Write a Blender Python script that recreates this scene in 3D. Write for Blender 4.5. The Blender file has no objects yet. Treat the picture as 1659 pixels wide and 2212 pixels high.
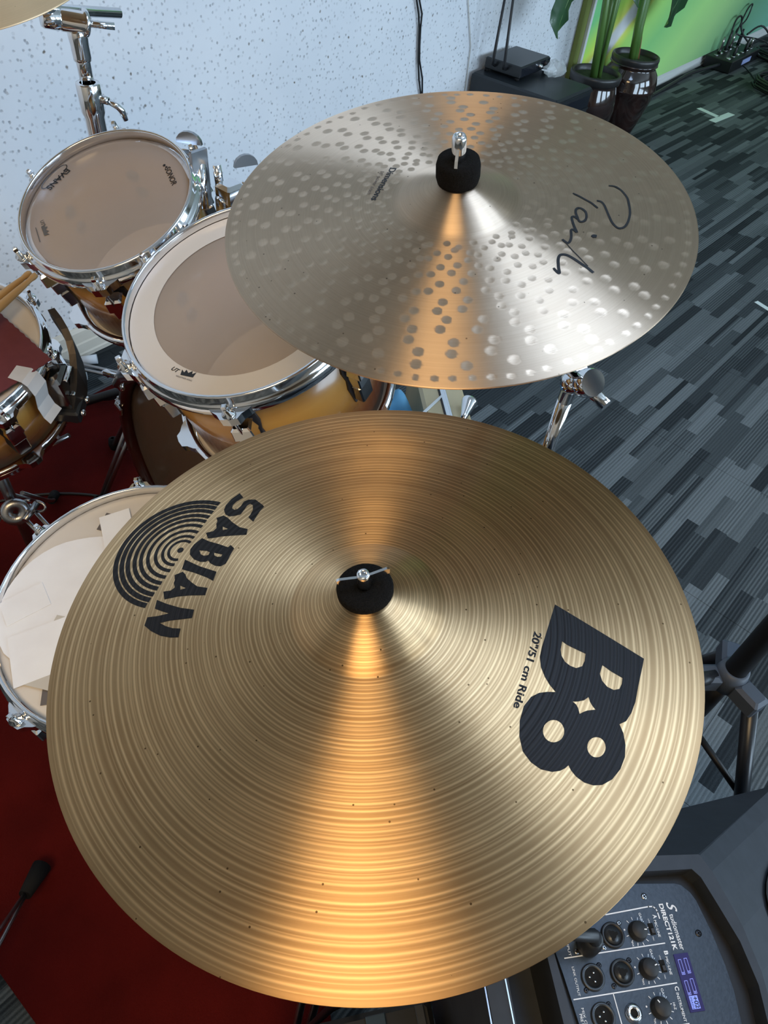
import bpy, bmesh, math, random
import numpy as np
from mathutils import Vector, Matrix
random.seed(7); rng = np.random.default_rng(7)
S = bpy.context.scene
COL = S.collection
PI = math.pi

# ------------------------------------------------------------------ camera
cam = bpy.data.cameras.new('camera'); cam.sensor_fit = 'VERTICAL'; cam.sensor_height = 36.0
cam.lens = 1534.0 / 2212.0 * 36.0; cam.clip_start = .02
co = bpy.data.objects.new('camera', cam); COL.objects.link(co)
co.matrix_world = Matrix(((0.64458, 0.53385, -0.54729, 0), (-0.76038, 0.52219, -0.38618, 0),
                          (0.07962, 0.66507, 0.74252, 1.42), (0, 0, 0, 1)))
S.camera = co
cam.dof.use_dof = False
# ------------------------------------------------------------------ sky outside, window daylight, warm ceiling lamps, exposure
W = bpy.data.worlds.new('sky'); S.world = W; W.use_nodes = True
W.node_tree.nodes['Background'].inputs[0].default_value = (.62, .78, 1, 1)
W.node_tree.nodes['Background'].inputs[1].default_value = 0.6
def area(name, loc, size, energy, color, target):
    l = bpy.data.lights.new(name, 'AREA'); l.shape = 'RECTANGLE'; l.size, l.size_y = size; l.energy = energy; l.color = color
    o = bpy.data.objects.new(name, l); COL.objects.link(o); o.location = loc
    o.rotation_euler = (Vector(target) - Vector(loc)).to_track_quat('-Z', 'Y').to_euler()
    return o
for i, wx in enumerate((1.0, 3.6, 6.2)):
    area('window_daylight', (wx, -4.06, 1.55), (1.9, 1.7), 80, (.62, .81, 1.0), (wx, 0, 1.3))
area('warm_ceiling_lamp', (-1.2, -.42, 2.74), (1.15, 1.15), 33, (1.0, .70, .36), (-1.2, -.42, 0))
area('cool_ceiling_panel', (1.0, -.12, 2.74), (.90, .90), 17, (.50, .69, 1.0), (1.0, -.12, 0))
S.view_settings.view_transform = 'Standard'; S.view_settings.look = 'None'
S.view_settings.gamma = 1.0; S.view_settings.use_curve_mapping = False
S.view_settings.exposure = 0.34

# ------------------------------------------------------------------ material helpers
MATS = {}
def newmat(name):
    m = bpy.data.materials.new(name); m.use_nodes = True
    return m, m.node_tree.nodes, m.node_tree.links, m.node_tree.nodes['Principled BSDF']
def mat(name, col, rough=.5, metal=0., coat=0., emit=None, aniso=0., spec=.5):
    if name in MATS: return MATS[name]
    m, N, L, b = newmat(name)
    b.inputs['Base Color'].default_value = (*col, 1); b.inputs['Roughness'].default_value = rough
    b.inputs['Metallic'].default_value = metal; b.inputs['Coat Weight'].default_value = coat
    b.inputs['Specular IOR Level'].default_value = spec
    if emit: b.inputs['Emission Color'].default_value = (*emit[0], 1); b.inputs['Emission Strength'].default_value = emit[1]
    MATS[name] = m
    return m
def nd(N, t, **k):
    n = N.new(t)
    for a, v in k.items(): setattr(n, a, v)
    return n
def math_(N, L, op, a, b=None, c=None):
    n = N.new('ShaderNodeMath'); n.operation = op
    for i, v in enumerate((a, b, c)):
        if v is None: continue
        if hasattr(v, 'is_linked') or hasattr(v, 'links'): L.new(v, n.inputs[i])
        else: n.inputs[i].default_value = v
    return n.outputs[0]
def ramp(N, L, fac, stops, interp='LINEAR'):
    r = N.new('ShaderNodeValToRGB'); r.color_ramp.interpolation = interp
    e = r.color_ramp.elements
    while len(e) < len(stops): e.new(.5)
    for i, (p, c) in enumerate(stops): e[i].position = p; e[i].color = (*c, 1)
    L.new(fac, r.inputs[0]); return r.outputs[0]
def noisy(name, c0, c1, scale, rough=.6, bump=0., metal=0., coat=0., stretch=(1, 1, 1), detail=4):
    if name in MATS: return MATS[name]
    m, N, L, b = newmat(name)
    tc = nd(N, 'ShaderNodeTexCoord'); mp = nd(N, 'ShaderNodeMapping'); mp.inputs['Scale'].default_value = stretch
    L.new(tc.outputs['Object'], mp.inputs[0])
    n = nd(N, 'ShaderNodeTexNoise'); n.inputs['Scale'].default_value = scale; n.inputs['Detail'].default_value = detail
    L.new(mp.outputs[0], n.inputs['Vector'])
    L.new(ramp(N, L, n.outputs['Fac'], [(.3, c0), (.7, c1)]), b.inputs['Base Color'])
    b.inputs['Roughness'].default_value = rough; b.inputs['Metallic'].default_value = metal; b.inputs['Coat Weight'].default_value = coat
    if bump:
        bp = nd(N, 'ShaderNodeBump'); bp.inputs['Strength'].default_value = bump; bp.inputs['Distance'].default_value = .003
        L.new(n.outputs['Fac'], bp.inputs['Height']); L.new(bp.outputs[0], b.inputs['Normal'])
    MATS[name] = m
    return m
chrome = mat('chrome', (.80, .81, .83), .09, 1.)
steel = mat('brushed_steel', (.42, .43, .45), .3, 1.)
darkchrome = noisy('smoked_chrome', (.25, .24, .24), (.45, .44, .43), 30, .16, 0, 1.)
black = mat('black_plastic', (.012, .013, .015), .42)
rubber = mat('black_rubber', (.008, .008, .009), .75, spec=.2)
felt = noisy('black_felt', (.004, .004, .004), (.010, .0095, .009), 900, .95, .5)
felt.node_tree.nodes['Principled BSDF'].inputs['Specular IOR Level'].default_value = .08
whitepad = mat('white_nylon', (.72, .76, .8), .45)
ink = mat('black_ink', (.010, .010, .011), .42)
grey_ink = mat('faded_ink', (.10, .09, .08), .5)
whiteprint = mat('white_print', (.82, .84, .86), .55)

# ------------------------------------------------------------------ object helpers
def link(name, mesh, m=None, parent=None, smooth=False):
    o = bpy.data.objects.new(name, mesh); COL.objects.link(o)
    if m is not None and not mesh.materials: mesh.materials.append(m)
    if parent is not None: o.parent = parent
    if smooth: mesh.polygons.foreach_set('use_smooth', [True] * len(mesh.polygons))
    return o
def tag(o, label, cat, group=None):
    o['label'] = label; o['category'] = cat
    if group: o['group'] = group
    return o
def struct(o): o['kind'] = 'structure'; return o
def thing(name, label, cat, mw=None, group=None):
    o = bpy.data.objects.new(name, None); o.empty_display_size = .05; COL.objects.link(o)
    if mw is not None: o.matrix_world = mw
    return tag(o, label, cat, group)
def frame(n, c, spin=0.):
    n = Vector(n).normalized(); x = (Vector((1, 0, 0)) - n * n.x).normalized(); y = n.cross(x)
    m = Matrix((x, y, n)).transposed().to_4x4(); m.translation = Vector(c)
    return m @ Matrix.Rotation(spin, 4, 'Z')
def T(*v): return Matrix.Translation(Vector(v))
class G:
    """collects shapes into one mesh"""
    def __init__(s): s.v = []; s.f = []; s.sm = []
    def add(s, v, f, sm=False):
        k = len(s.v); s.v += [tuple(p) for p in v]; s.f += [tuple(i + k for i in q) for q in f]; s.sm += [sm] * len(f); return s
    def box(s, c, d, M=None, taper=1., bev=0.):
        x, y, z = (e / 2 for e in d); P = []
        if bev <= 0:
            for sz in (-1, 1):
                t = taper if sz > 0 else 1.
                P += [(-x * t, -y * t, sz * z), (x * t, -y * t, sz * z), (x * t, y * t, sz * z), (-x * t, y * t, sz * z)]
            F = [(3, 2, 1, 0), (4, 5, 6, 7), (0, 1, 5, 4), (1, 2, 6, 5), (2, 3, 7, 6), (3, 0, 4, 7)]
        else:
            b = bev; rings = [(-z, b), (-z + b, 0), (z - b, 0), (z, b)]
            for zz, ins in rings:
                t = 1 + (taper - 1) * (zz + z) / (2 * z)
                X, Y = x * t, y * t; i = ins
                P += [(-X + i + b * .5, -Y + i, zz), (X - i - b * .5, -Y + i, zz), (X - i, -Y + i + b * .5, zz), (X - i, Y - i - b * .5, zz),
                      (X - i - b * .5, Y - i, zz), (-X + i + b * .5, Y - i, zz), (-X + i, Y - i - b * .5, zz), (-X + i, -Y + i + b * .5, zz)]
            F = [tuple(range(7, -1, -1)), tuple(range(24, 32))]
            for r in range(3):
                for k in range(8): F.append((r * 8 + k, r * 8 + (k + 1) % 8, r * 8 + 8 + (k + 1) % 8, r * 8 + 8 + k))
        P = [Vector(p) + Vector(c) for p in P] if M is None else [M @ (Vector(p) + Vector(c)) for p in P]
        return s.add(P, F)
    def tube(s, pts, r, n=10, caps=True):
        pts = [Vector(p) for p in pts]; rr = r if isinstance(r, (list, tuple)) else [r] * len(pts)
        V = []; F = []; up = None
        for i, p in enumerate(pts):
            t = (pts[min(i + 1, len(pts) - 1)] - pts[max(i - 1, 0)]).normalized()
            if up is None: up = t.orthogonal().normalized()
            up = (up - t * up.dot(t)).normalized(); w = t.cross(up)
            V += [p + (up * math.cos(2 * PI * k / n) + w * math.sin(2 * PI * k / n)) * rr[i] for k in range(n)]
        for i in range(len(pts) - 1):
            for k in range(n): F.append((i * n + k, i * n + (k + 1) % n, (i + 1) * n + (k + 1) % n, (i + 1) * n + k))
        s.add(V, F, True)
        if caps:
            k0 = len(s.v) - len(V)
            s.f += [tuple(k0 + k for k in range(n - 1, -1, -1)), tuple(k0 + len(V) - n + k for k in range(n))]; s.sm += [False, False]
        return s
    def lathe(s, prof, n=32, M=None, close=False, a0=0., a1=2 * PI, smooth=True):
        full = abs(a1 - a0 - 2 * PI) < 1e-6; m = n if full else n + 1
        V = []
        for r, z in prof:
            for k in range(m):
                a = a0 + (a1 - a0) * k / n; p = Vector((r * math.cos(a), r * math.sin(a), z)); V.append(M @ p if M else p)
        F = []; q = len(prof)
        for i in range(q if close else q - 1):
            j = (i + 1) % q
            for k in range(n): F.append((i * m + k, i * m + (k + 1) % m, j * m + (k + 1) % m, j * m + k))
        return s.add(V, F, smooth)
    def disc(s, c, r, n=24, M=None, ry=None):
        ry = ry or r
        P = [Vector((c[0] + r * math.cos(2 * PI * k / n), c[1] + ry * math.sin(2 * PI * k / n), c[2])) for k in range(n)]
        if M: P = [M @ p for p in P]
        return s.add(P, [tuple(range(n))])
    def prism(s, poly, z0, z1, M=None, sc=1.):
        n = len(poly); cx = sum(p[0] for p in poly) / n; cy = sum(p[1] for p in poly) / n
        P = [Vector((p[0], p[1], z0)) for p in poly] + [Vector((cx + (p[0] - cx) * sc, cy + (p[1] - cy) * sc, z1)) for p in poly]
        if M: P = [M @ p for p in P]
        F = [tuple(range(n - 1, -1, -1)), tuple(range(n, 2 * n))] + [(k, (k + 1) % n, n + (k + 1) % n, n + k) for k in range(n)]
        return s.add(P, F)
    def mesh(s, name='mesh'):
        me = bpy.data.meshes.new(name); me.from_pydata(s.v, [], s.f); me.polygons.foreach_set('use_smooth', s.sm); me.validate(); me.update()
        return me
    def obj(s, name, m, parent=None):
        return link(name, s.mesh(name), m, parent)
def fill2d(loops):
    """flat filled outline with holes -> mesh verts, faces (even-odd fill by Blender's curve fill)"""
    cu = bpy.data.curves.new('outline', 'CURVE'); cu.dimensions = '2D'; cu.fill_mode = 'BOTH'
    for lp in loops:
        sp = cu.splines.new('POLY'); sp.points.add(len(lp) - 1); sp.use_cyclic_u = True
        for p, q in zip(sp.points, lp): p.co = (q[0], q[1], 0, 1)
    return curve_geo(cu)
def curve_geo(cu):
    o = bpy.data.objects.new('outline', cu); COL.objects.link(o)
    dg = bpy.context.evaluated_depsgraph_get(); me = bpy.data.meshes.new_from_object(o.evaluated_get(dg))
    V = [tuple(v.co) for v in me.vertices]; F = [tuple(p.vertices) for p in me.polygons]
    bpy.data.objects.remove(o); bpy.data.curves.remove(cu); bpy.data.meshes.remove(me)
    return V, F
def text_geo(s, bold=0., shear=0.):
    cu = bpy.data.curves.new('text', 'FONT'); cu.body = s; cu.offset = bold; cu.shear = shear; cu.resolution_u = 4
    return curve_geo(cu)
def place_text(s, org, end, cap, bold=0., shear=0.):
    """text laid from org to end (2D), cap-height vector length cap, reading left to right; returns verts 2D + faces"""
    V, F = text_geo(s, bold, shear)
    xs = [v[0] for v in V]; x0, x1 = min(xs), max(xs)
    o = Vector(org); e = Vector(end) - o; up = Vector((-e.y, e.x)).normalized() * cap
    return [tuple(o + e * ((v[0] - x0) / (x1 - x0)) + up * (v[1] / .70)) for v in V], F
def conform(V, F, hfun, eps, maxlen=None):
    """2D mesh -> mesh lying on the surface z = hfun(x, y)"""
    bm = bmesh.new(); vs = [bm.verts.new((v[0], v[1], 0)) for v in V]
    for f in F:
        try: bm.faces.new([vs[i] for i in f])
        except ValueError: pass
    bmesh.ops.remove_doubles(bm, verts=bm.verts, dist=1e-6)
    if maxlen:
        bmesh.ops.triangulate(bm, faces=bm.faces)
        for _ in range(7):
            E = [e for e in bm.edges if e.calc_length() > maxlen]
            if not E or len(bm.verts) > 30000: break
            bmesh.ops.subdivide_edges(bm, edges=E, cuts=1)
            bmesh.ops.triangulate(bm, faces=[f for f in bm.faces if len(f.verts) > 3])
    for v in bm.verts: v.co.z = hfun(v.co.x, v.co.y) + eps
    bm.normal_update()
    for f in bm.faces:
        if f.normal.z < 0: f.normal_flip()
    me = bpy.data.meshes.new('print'); bm.to_mesh(me); bm.free()
    me.polygons.foreach_set('use_smooth', [True] * len(me.polygons))
    return me
def stroke2d(pts, w):
    """ribbon polygon strips along a pen stroke"""
    P = [Vector(p) for p in pts]; Q = []
    for i in range(len(P) - 1):                              # Catmull-Rom smoothing
        a, b, c, d = P[max(i - 1, 0)], P[i], P[i + 1], P[min(i + 2, len(P) - 1)]
        for k in range(6):
            t = k / 6; Q.append(.5 * ((2 * b) + (c - a) * t + (2 * a - 5 * b + 4 * c - d) * t * t + (3 * b - a - 3 * c + d) * t ** 3))
    Q.append(P[-1]); V = []; F = []
    for i, p in enumerate(Q):
        t = (Q[min(i + 1, len(Q) - 1)] - Q[max(i - 1, 0)]).normalized(); n = Vector((-t.y, t.x))
        ww = w * (.6 + .4 * math.sin(PI * min(1, (i + 1) / 8) / 2)) * .5
        V += [tuple(p + n * ww), tuple(p - n * ww)]
        if i: F.append((2 * i - 2, 2 * i - 1, 2 * i + 1, 2 * i))
    return V, F
# ================================================================== room
YW = 1.868
def carpet_material():
    m, N, L, b = newmat('carpet_tile_weave')
    g = nd(N, 'ShaderNodeNewGeometry'); mp = nd(N, 'ShaderNodeMapping'); mp.inputs['Rotation'].default_value = (0, 0, math.radians(2.4))
    L.new(g.outputs['Position'], mp.inputs[0]); sp = nd(N, 'ShaderNodeSeparateXYZ'); L.new(mp.outputs[0], sp.inputs[0])
    x, y = sp.outputs[0], sp.outputs[1]
    M = lambda *a: math_(N, L, *a)
    def wn(a, k):
        w = nd(N, 'ShaderNodeTexWhiteNoise', noise_dimensions='2D'); c = nd(N, 'ShaderNodeCombineXYZ')
        if isinstance(a, tuple): L.new(a[0], c.inputs[0]); L.new(M('ADD', a[1], k), c.inputs[1])
        else: L.new(a, c.inputs[0]); c.inputs[1].default_value = k
        L.new(c.outputs[0], w.inputs[0]); return w.outputs[0]
    row = M('FLOOR', M('DIVIDE', y, .036))
    per = M('MULTIPLY_ADD', wn(row, 1.3), .22, .17)
    uu = M('ADD', M('DIVIDE', x, per), M('MULTIPLY', wn(row, 5.7), 19.))
    colm = M('FLOOR', uu)
    v = wn((colm, row), 2.1); v2 = wn((colm, row), 9.4)
    # some rows are half-width strips and some pieces carry fine woven lines
    half = M('FLOOR', M('DIVIDE', y, .018)); v3 = wn((colm, half), 31.0)
    pick = M('GREATER_THAN', v2, .72)
    vv = M('ADD', M('MULTIPLY', v, M('SUBTRACT', 1., pick)), M('MULTIPLY', v3, pick))
    line = M('SINE', M('MULTIPLY', y, 2 * PI / .0090))
    lined = M('MULTIPLY', M('GREATER_THAN', wn((colm, row), 17.3), .5), .20)
    vv = M('ADD', vv, M('MULTIPLY', line, lined))
    n = nd(N, 'ShaderNodeTexNoise'); n.inputs['Scale'].default_value = 420; L.new(g.outputs['Position'], n.inputs['Vector'])
    vv = M('ADD', vv, M('MULTIPLY', M('SUBTRACT', n.outputs['Fac'], .5), .45))
    L.new(ramp(N, L, vv, [(.05, (.020, .024, .027)), (.35, (.045, .053, .057)), (.6, (.078, .089, .093)), (.95, (.142, .158, .164))]), b.inputs['Base Color'])
    b.inputs['Roughness'].default_value = .95; b.inputs['Specular IOR Level'].default_value = .15
    bp = nd(N, 'ShaderNodeBump'); bp.inputs['Strength'].default_value = .35; bp.inputs['Distance'].default_value = .002
    L.new(M('ADD', M('MULTIPLY', line, .4), n.outputs['Fac']), bp.inputs['Height']); L.new(bp.outputs[0], b.inputs['Normal'])
    return m
def wall_material():
    m, N, L, b = newmat('pinhole_wall_board')
    g = nd(N, 'ShaderNodeNewGeometry'); M = lambda *a: math_(N, L, *a)
    def dots(scale, rad, keep, off):
        mp = nd(N, 'ShaderNodeMapping'); mp.inputs['Rotation'].default_value = (PI / 2, 0, 0); mp.inputs['Scale'].default_value = (1, .9, 1); mp.inputs['Location'].default_value = (off, off * .7, 0)
        L.new(g.outputs['Position'], mp.inputs[0])
        dn = nd(N, 'ShaderNodeTexNoise'); dn.inputs['Scale'].default_value = 130; L.new(mp.outputs[0], dn.inputs['Vector'])
        mx = nd(N, 'ShaderNodeMix', data_type='VECTOR'); mx.inputs['Factor'].default_value = .006
        L.new(mp.outputs[0], mx.inputs['A']); L.new(dn.outputs['Color'], mx.inputs['B'])
        vo = nd(N, 'ShaderNodeTexVoronoi', voronoi_dimensions='2D'); vo.inputs['Scale'].default_value = scale; L.new(mx.outputs['Result'], vo.inputs['Vector'])
        sc = nd(N, 'ShaderNodeSeparateColor'); L.new(vo.outputs['Color'], sc.inputs[0])
        d = M('MULTIPLY', M('SUBTRACT', rad, vo.outputs['Distance']), 1.0)
        inside = nd(N, 'ShaderNodeMapRange', interpolation_type='SMOOTHSTEP'); L.new(d, inside.inputs[0])
        inside.inputs[1].default_value = -.02; inside.inputs[2].default_value = rad * .7
        return M('MULTIPLY', M('MULTIPLY', inside.outputs[0], M('LESS_THAN', sc.outputs[0], keep)), M('MULTIPLY_ADD', M('MULTIPLY', sc.outputs[1], sc.outputs[1]), .8, .2)), sc.outputs[2]
    a, ca = dots(44, .185, .80, 0.); c, cc = dots(35, .155, .65, 3.7); e, ce = dots(23, .105, .34, 9.1)
    soft = nd(N, 'ShaderNodeTexNoise'); soft.inputs['Scale'].default_value = 3; L.new(g.outputs['Position'], soft.inputs['Vector'])
    base = ramp(N, L, soft.outputs['Fac'], [(.3, (.70, .73, .77)), (.7, (.78, .80, .83))])
    mixa = nd(N, 'ShaderNodeMix', data_type='RGBA'); L.new(M('MULTIPLY', M('MAXIMUM', a, c), .72), mixa.inputs['Factor']); L.new(base, mixa.inputs['A']); mixa.inputs['B'].default_value = (.22, .23, .25, 1)
    mixb = nd(N, 'ShaderNodeMix', data_type='RGBA'); L.new(M('MULTIPLY', e, .95), mixb.inputs['Factor']); L.new(mixa.outputs['Result'], mixb.inputs['A']); mixb.inputs['B'].default_value = (.13, .10, .065, 1)
    L.new(mixb.outputs['Result'], b.inputs['Base Color']); b.inputs['Roughness'].default_value = .9; b.inputs['Specular IOR Level'].default_value = .2
    bp = nd(N, 'ShaderNodeBump', invert=True); bp.inputs['Strength'].default_value = .5; bp.inputs['Distance'].default_value = .003
    L.new(M('MAXIMUM', M('MAXIMUM', a, c), e), bp.inputs['Height']); L.new(bp.outputs[0], b.inputs['Normal'])
    return m
def banner_material():
    m, N, L, b = newmat('green_printed_backdrop')
    g = nd(N, 'ShaderNodeTexCoord'); sp = nd(N, 'ShaderNodeSeparateXYZ'); L.new(g.outputs['Object'], sp.inputs[0]); M = lambda *a: math_(N, L, *a)
    x, z = sp.outputs[0], sp.outputs[2]                      # metres from the left end, metres above the floor
    n = nd(N, 'ShaderNodeTexNoise'); n.inputs['Scale'].default_value = 2.2; L.new(g.outputs['Object'], n.inputs['Vector'])
    t = M('SUBTRACT', M('MULTIPLY', x, .62), z)              # grows to the lower right
    t = M('ADD', t, M('MULTIPLY', M('SUBTRACT', n.outputs['Fac'], .5), .10))
    t = M('MULTIPLY_ADD', t, .30, .30)
    c1 = ramp(N, L, t, [(.05, (0.256, 0.666, 0.256)), (.16, (0.205, 0.640, 0.256)), (.205, (0.538, 0.845, 0.128)), (.228, (0.845, 0.880, 0.179)), (.236, (0.880, 0.880, 0.880)), (.258, (0.880, 0.880, 0.880)),
                        (.266, (0.794, 0.880, 0.154)), (.285, (0.461, 0.819, 0.179)), (.38, (0.282, 0.666, 0.230)), (.47, (0.435, 0.794, 0.256)), (.56, (0.384, 0.666, 0.256)), (.68, (0.141, 0.346, 0.192)), (.80, (0.192, 0.461, 0.320)), (.95, (0.205, 0.512, 0.397))])
    L.new(c1, b.inputs['Base Color']); b.inputs['Roughness'].default_value = .55
    return m
M_CARPET = carpet_material(); M_WALL = wall_material()
plain = mat('ceiling_white', (.72, .71, .68), .9); side = mat('plain_wall_paint', (.50, .46, .40), .9)
# floor slab with separate carpet tiles laid on it
fl = struct(G().box((3.3, -1.1, -.0175), (11.9, 6.0, .03)).obj('floor', M_CARPET))
me = G().box((0, 0, -.003), (.4988, .4988, .0064)).mesh('carpet_tile'); me.materials.append(M_CARPET)
for i in range(-2, 16):
    for j in range(-5, 4):
        a = math.radians(-2.4); px, py = .5 * i + .13, .5 * j + .11
        X, Y = px * math.cos(a) - py * math.sin(a), px * math.sin(a) + py * math.cos(a)
        if Y > 1.60 or X > 7.4 or (X < 1.0 and Y < -.9): continue
        o = bpy.data.objects.new('carpet_tile', me); COL.objects.link(o); o.parent = fl
        o.location = (X, Y, 0); o.rotation_euler = (0, 0, a)
struct(G().box((3.3, YW + .06, 1.4), (11.9, .12, 2.8)).obj('wall_back', M_WALL))
struct(G().box((-2.72, -1.1, 1.4), (.12, 6.1, 2.8)).obj('wall_left', side))
struct(G().box((9.31, -1.1, 1.4), (.12, 6.1, 2.8)).obj('wall_right', side))
struct(G().box((3.3, -1.1, 2.86), (12.1, 6.1, .12)).obj('ceiling', plain))
wf = G(); xs = [-2.7, .05, 1.95, 2.65, 4.55, 5.25, 7.15, 9.3]
for k in range(0, 7, 2): wf.box(((xs[k] + xs[k + 1]) / 2, -4.02, 1.4), (xs[k + 1] - xs[k], .1, 2.8))
for k in range(1, 6, 2):
    xc = (xs[k] + xs[k + 1]) / 2
    wf.box((xc, -4.02, .35), (1.9, .1, .7)); wf.box((xc, -4.02, 2.6), (1.9, .1, .4))
struct(wf.obj('wall_front', side))
frame_paint = mat('window_frame_paint', (.55, .55, .54), .5)
for k, w in zip((1, 3, 5), (1, 2, 3)):
    xc = (xs[k] + xs[k + 1]) / 2; g = G()
    for d in (-.93, 0, .93): g.box((xc + d, -3.985, 1.55), (.05, .05, 1.7))
    for d in (.72, 2.38): g.box((xc, -3.985, d), (1.9, .05, .05))
    struct(g.obj('window_%d' % w, frame_paint))
# skirting along the white wall: stepped profile
cream = noisy('skirting_paint', (.62, .58, .50), (.70, .67, .58), 6, .5, stretch=(.3, 4, 4))
prof = [(0, 0), (0, .094), (-.006, .092), (-.012, .082), (-.013, .048), (-.017, .044), (-.018, .016), (-.022, .012), (-.022, 0)]
def skirting(x0, x1, scale=1.):
    g = G(); n = len(prof); V = [(x, YW + y, z * scale) for x in (x0, x1) for y, z in prof]
    g.add(V, [(k, (k + 1) % n, n + (k + 1) % n, n + k) for k in range(n)] + [tuple(range(n)), tuple(range(2 * n - 1, n - 1, -1))]); return g
struct(skirting(-2.6, 3.80).obj('baseboard_back', cream))
struct(skirting(3.81, 9.2, .72).obj('baseboard_far', mat('white_skirting', (.66, .67, .65), .5)))
# printed backdrop panel on the wall
bn = thing('backdrop_banner', 'large green backdrop panel printed with a white and yellow sweep, white left edge', 'banner', T(3.83, YW - .018, 0))
G().box((2.68, 0, 1.27), (5.30, .028, 2.40)).obj('printed_panel', banner_material(), bn)
G().box((.016, -.004, 1.27), (.022, .036, 2.40)).obj('edge_trim', mat('white_trim', (.78, .82, .82), .4), bn)
olive = mat('olive_strip', (.20, .24, .055), .6)
G().box((-.022, .004, 1.27), (.05, .024, 2.40)).obj('side_strip', olive, bn)['label'] = 'olive green strip along the left edge'  # narrow olive strip just left of the white trim

# red rug under the kit
def rug():
    m, N, L, b = newmat('red_rug_pile')
    tc = nd(N, 'ShaderNodeTexCoord'); n = nd(N, 'ShaderNodeTexNoise'); n.inputs['Scale'].default_value = 6; n.inputs['Detail'].default_value = 8
    L.new(tc.outputs['Object'], n.inputs['Vector'])
    L.new(ramp(N, L, n.outputs['Fac'], [(.3, (.055, .0035, .003)), (.7, (.095, .006, .005))]), b.inputs['Base Color'])
    b.inputs['Roughness'].default_value = .95; b.inputs['Specular IOR Level'].default_value = .1
    n2 = nd(N, 'ShaderNodeTexNoise'); n2.inputs['Scale'].default_value = 350; L.new(tc.outputs['Object'], n2.inputs['Vector'])
    bp = nd(N, 'ShaderNodeBump'); bp.inputs['Strength'].default_value = .5; bp.inputs['Distance'].default_value = .003
    L.new(n2.outputs['Fac'], bp.inputs['Height']); L.new(bp.outputs[0], b.inputs['Normal'])
    return m
poly = [(-.172, -.02), (.104, .04), (.145, .092), (.60, .36), (1.02, .60), (1.02, 1.667), (-.172, 1.667)]
rg = G().prism(poly, .0004, .007).obj('rug', rug())
tag(rg, 'dark red carpet rug spread under the drum kit', 'rug')
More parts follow.
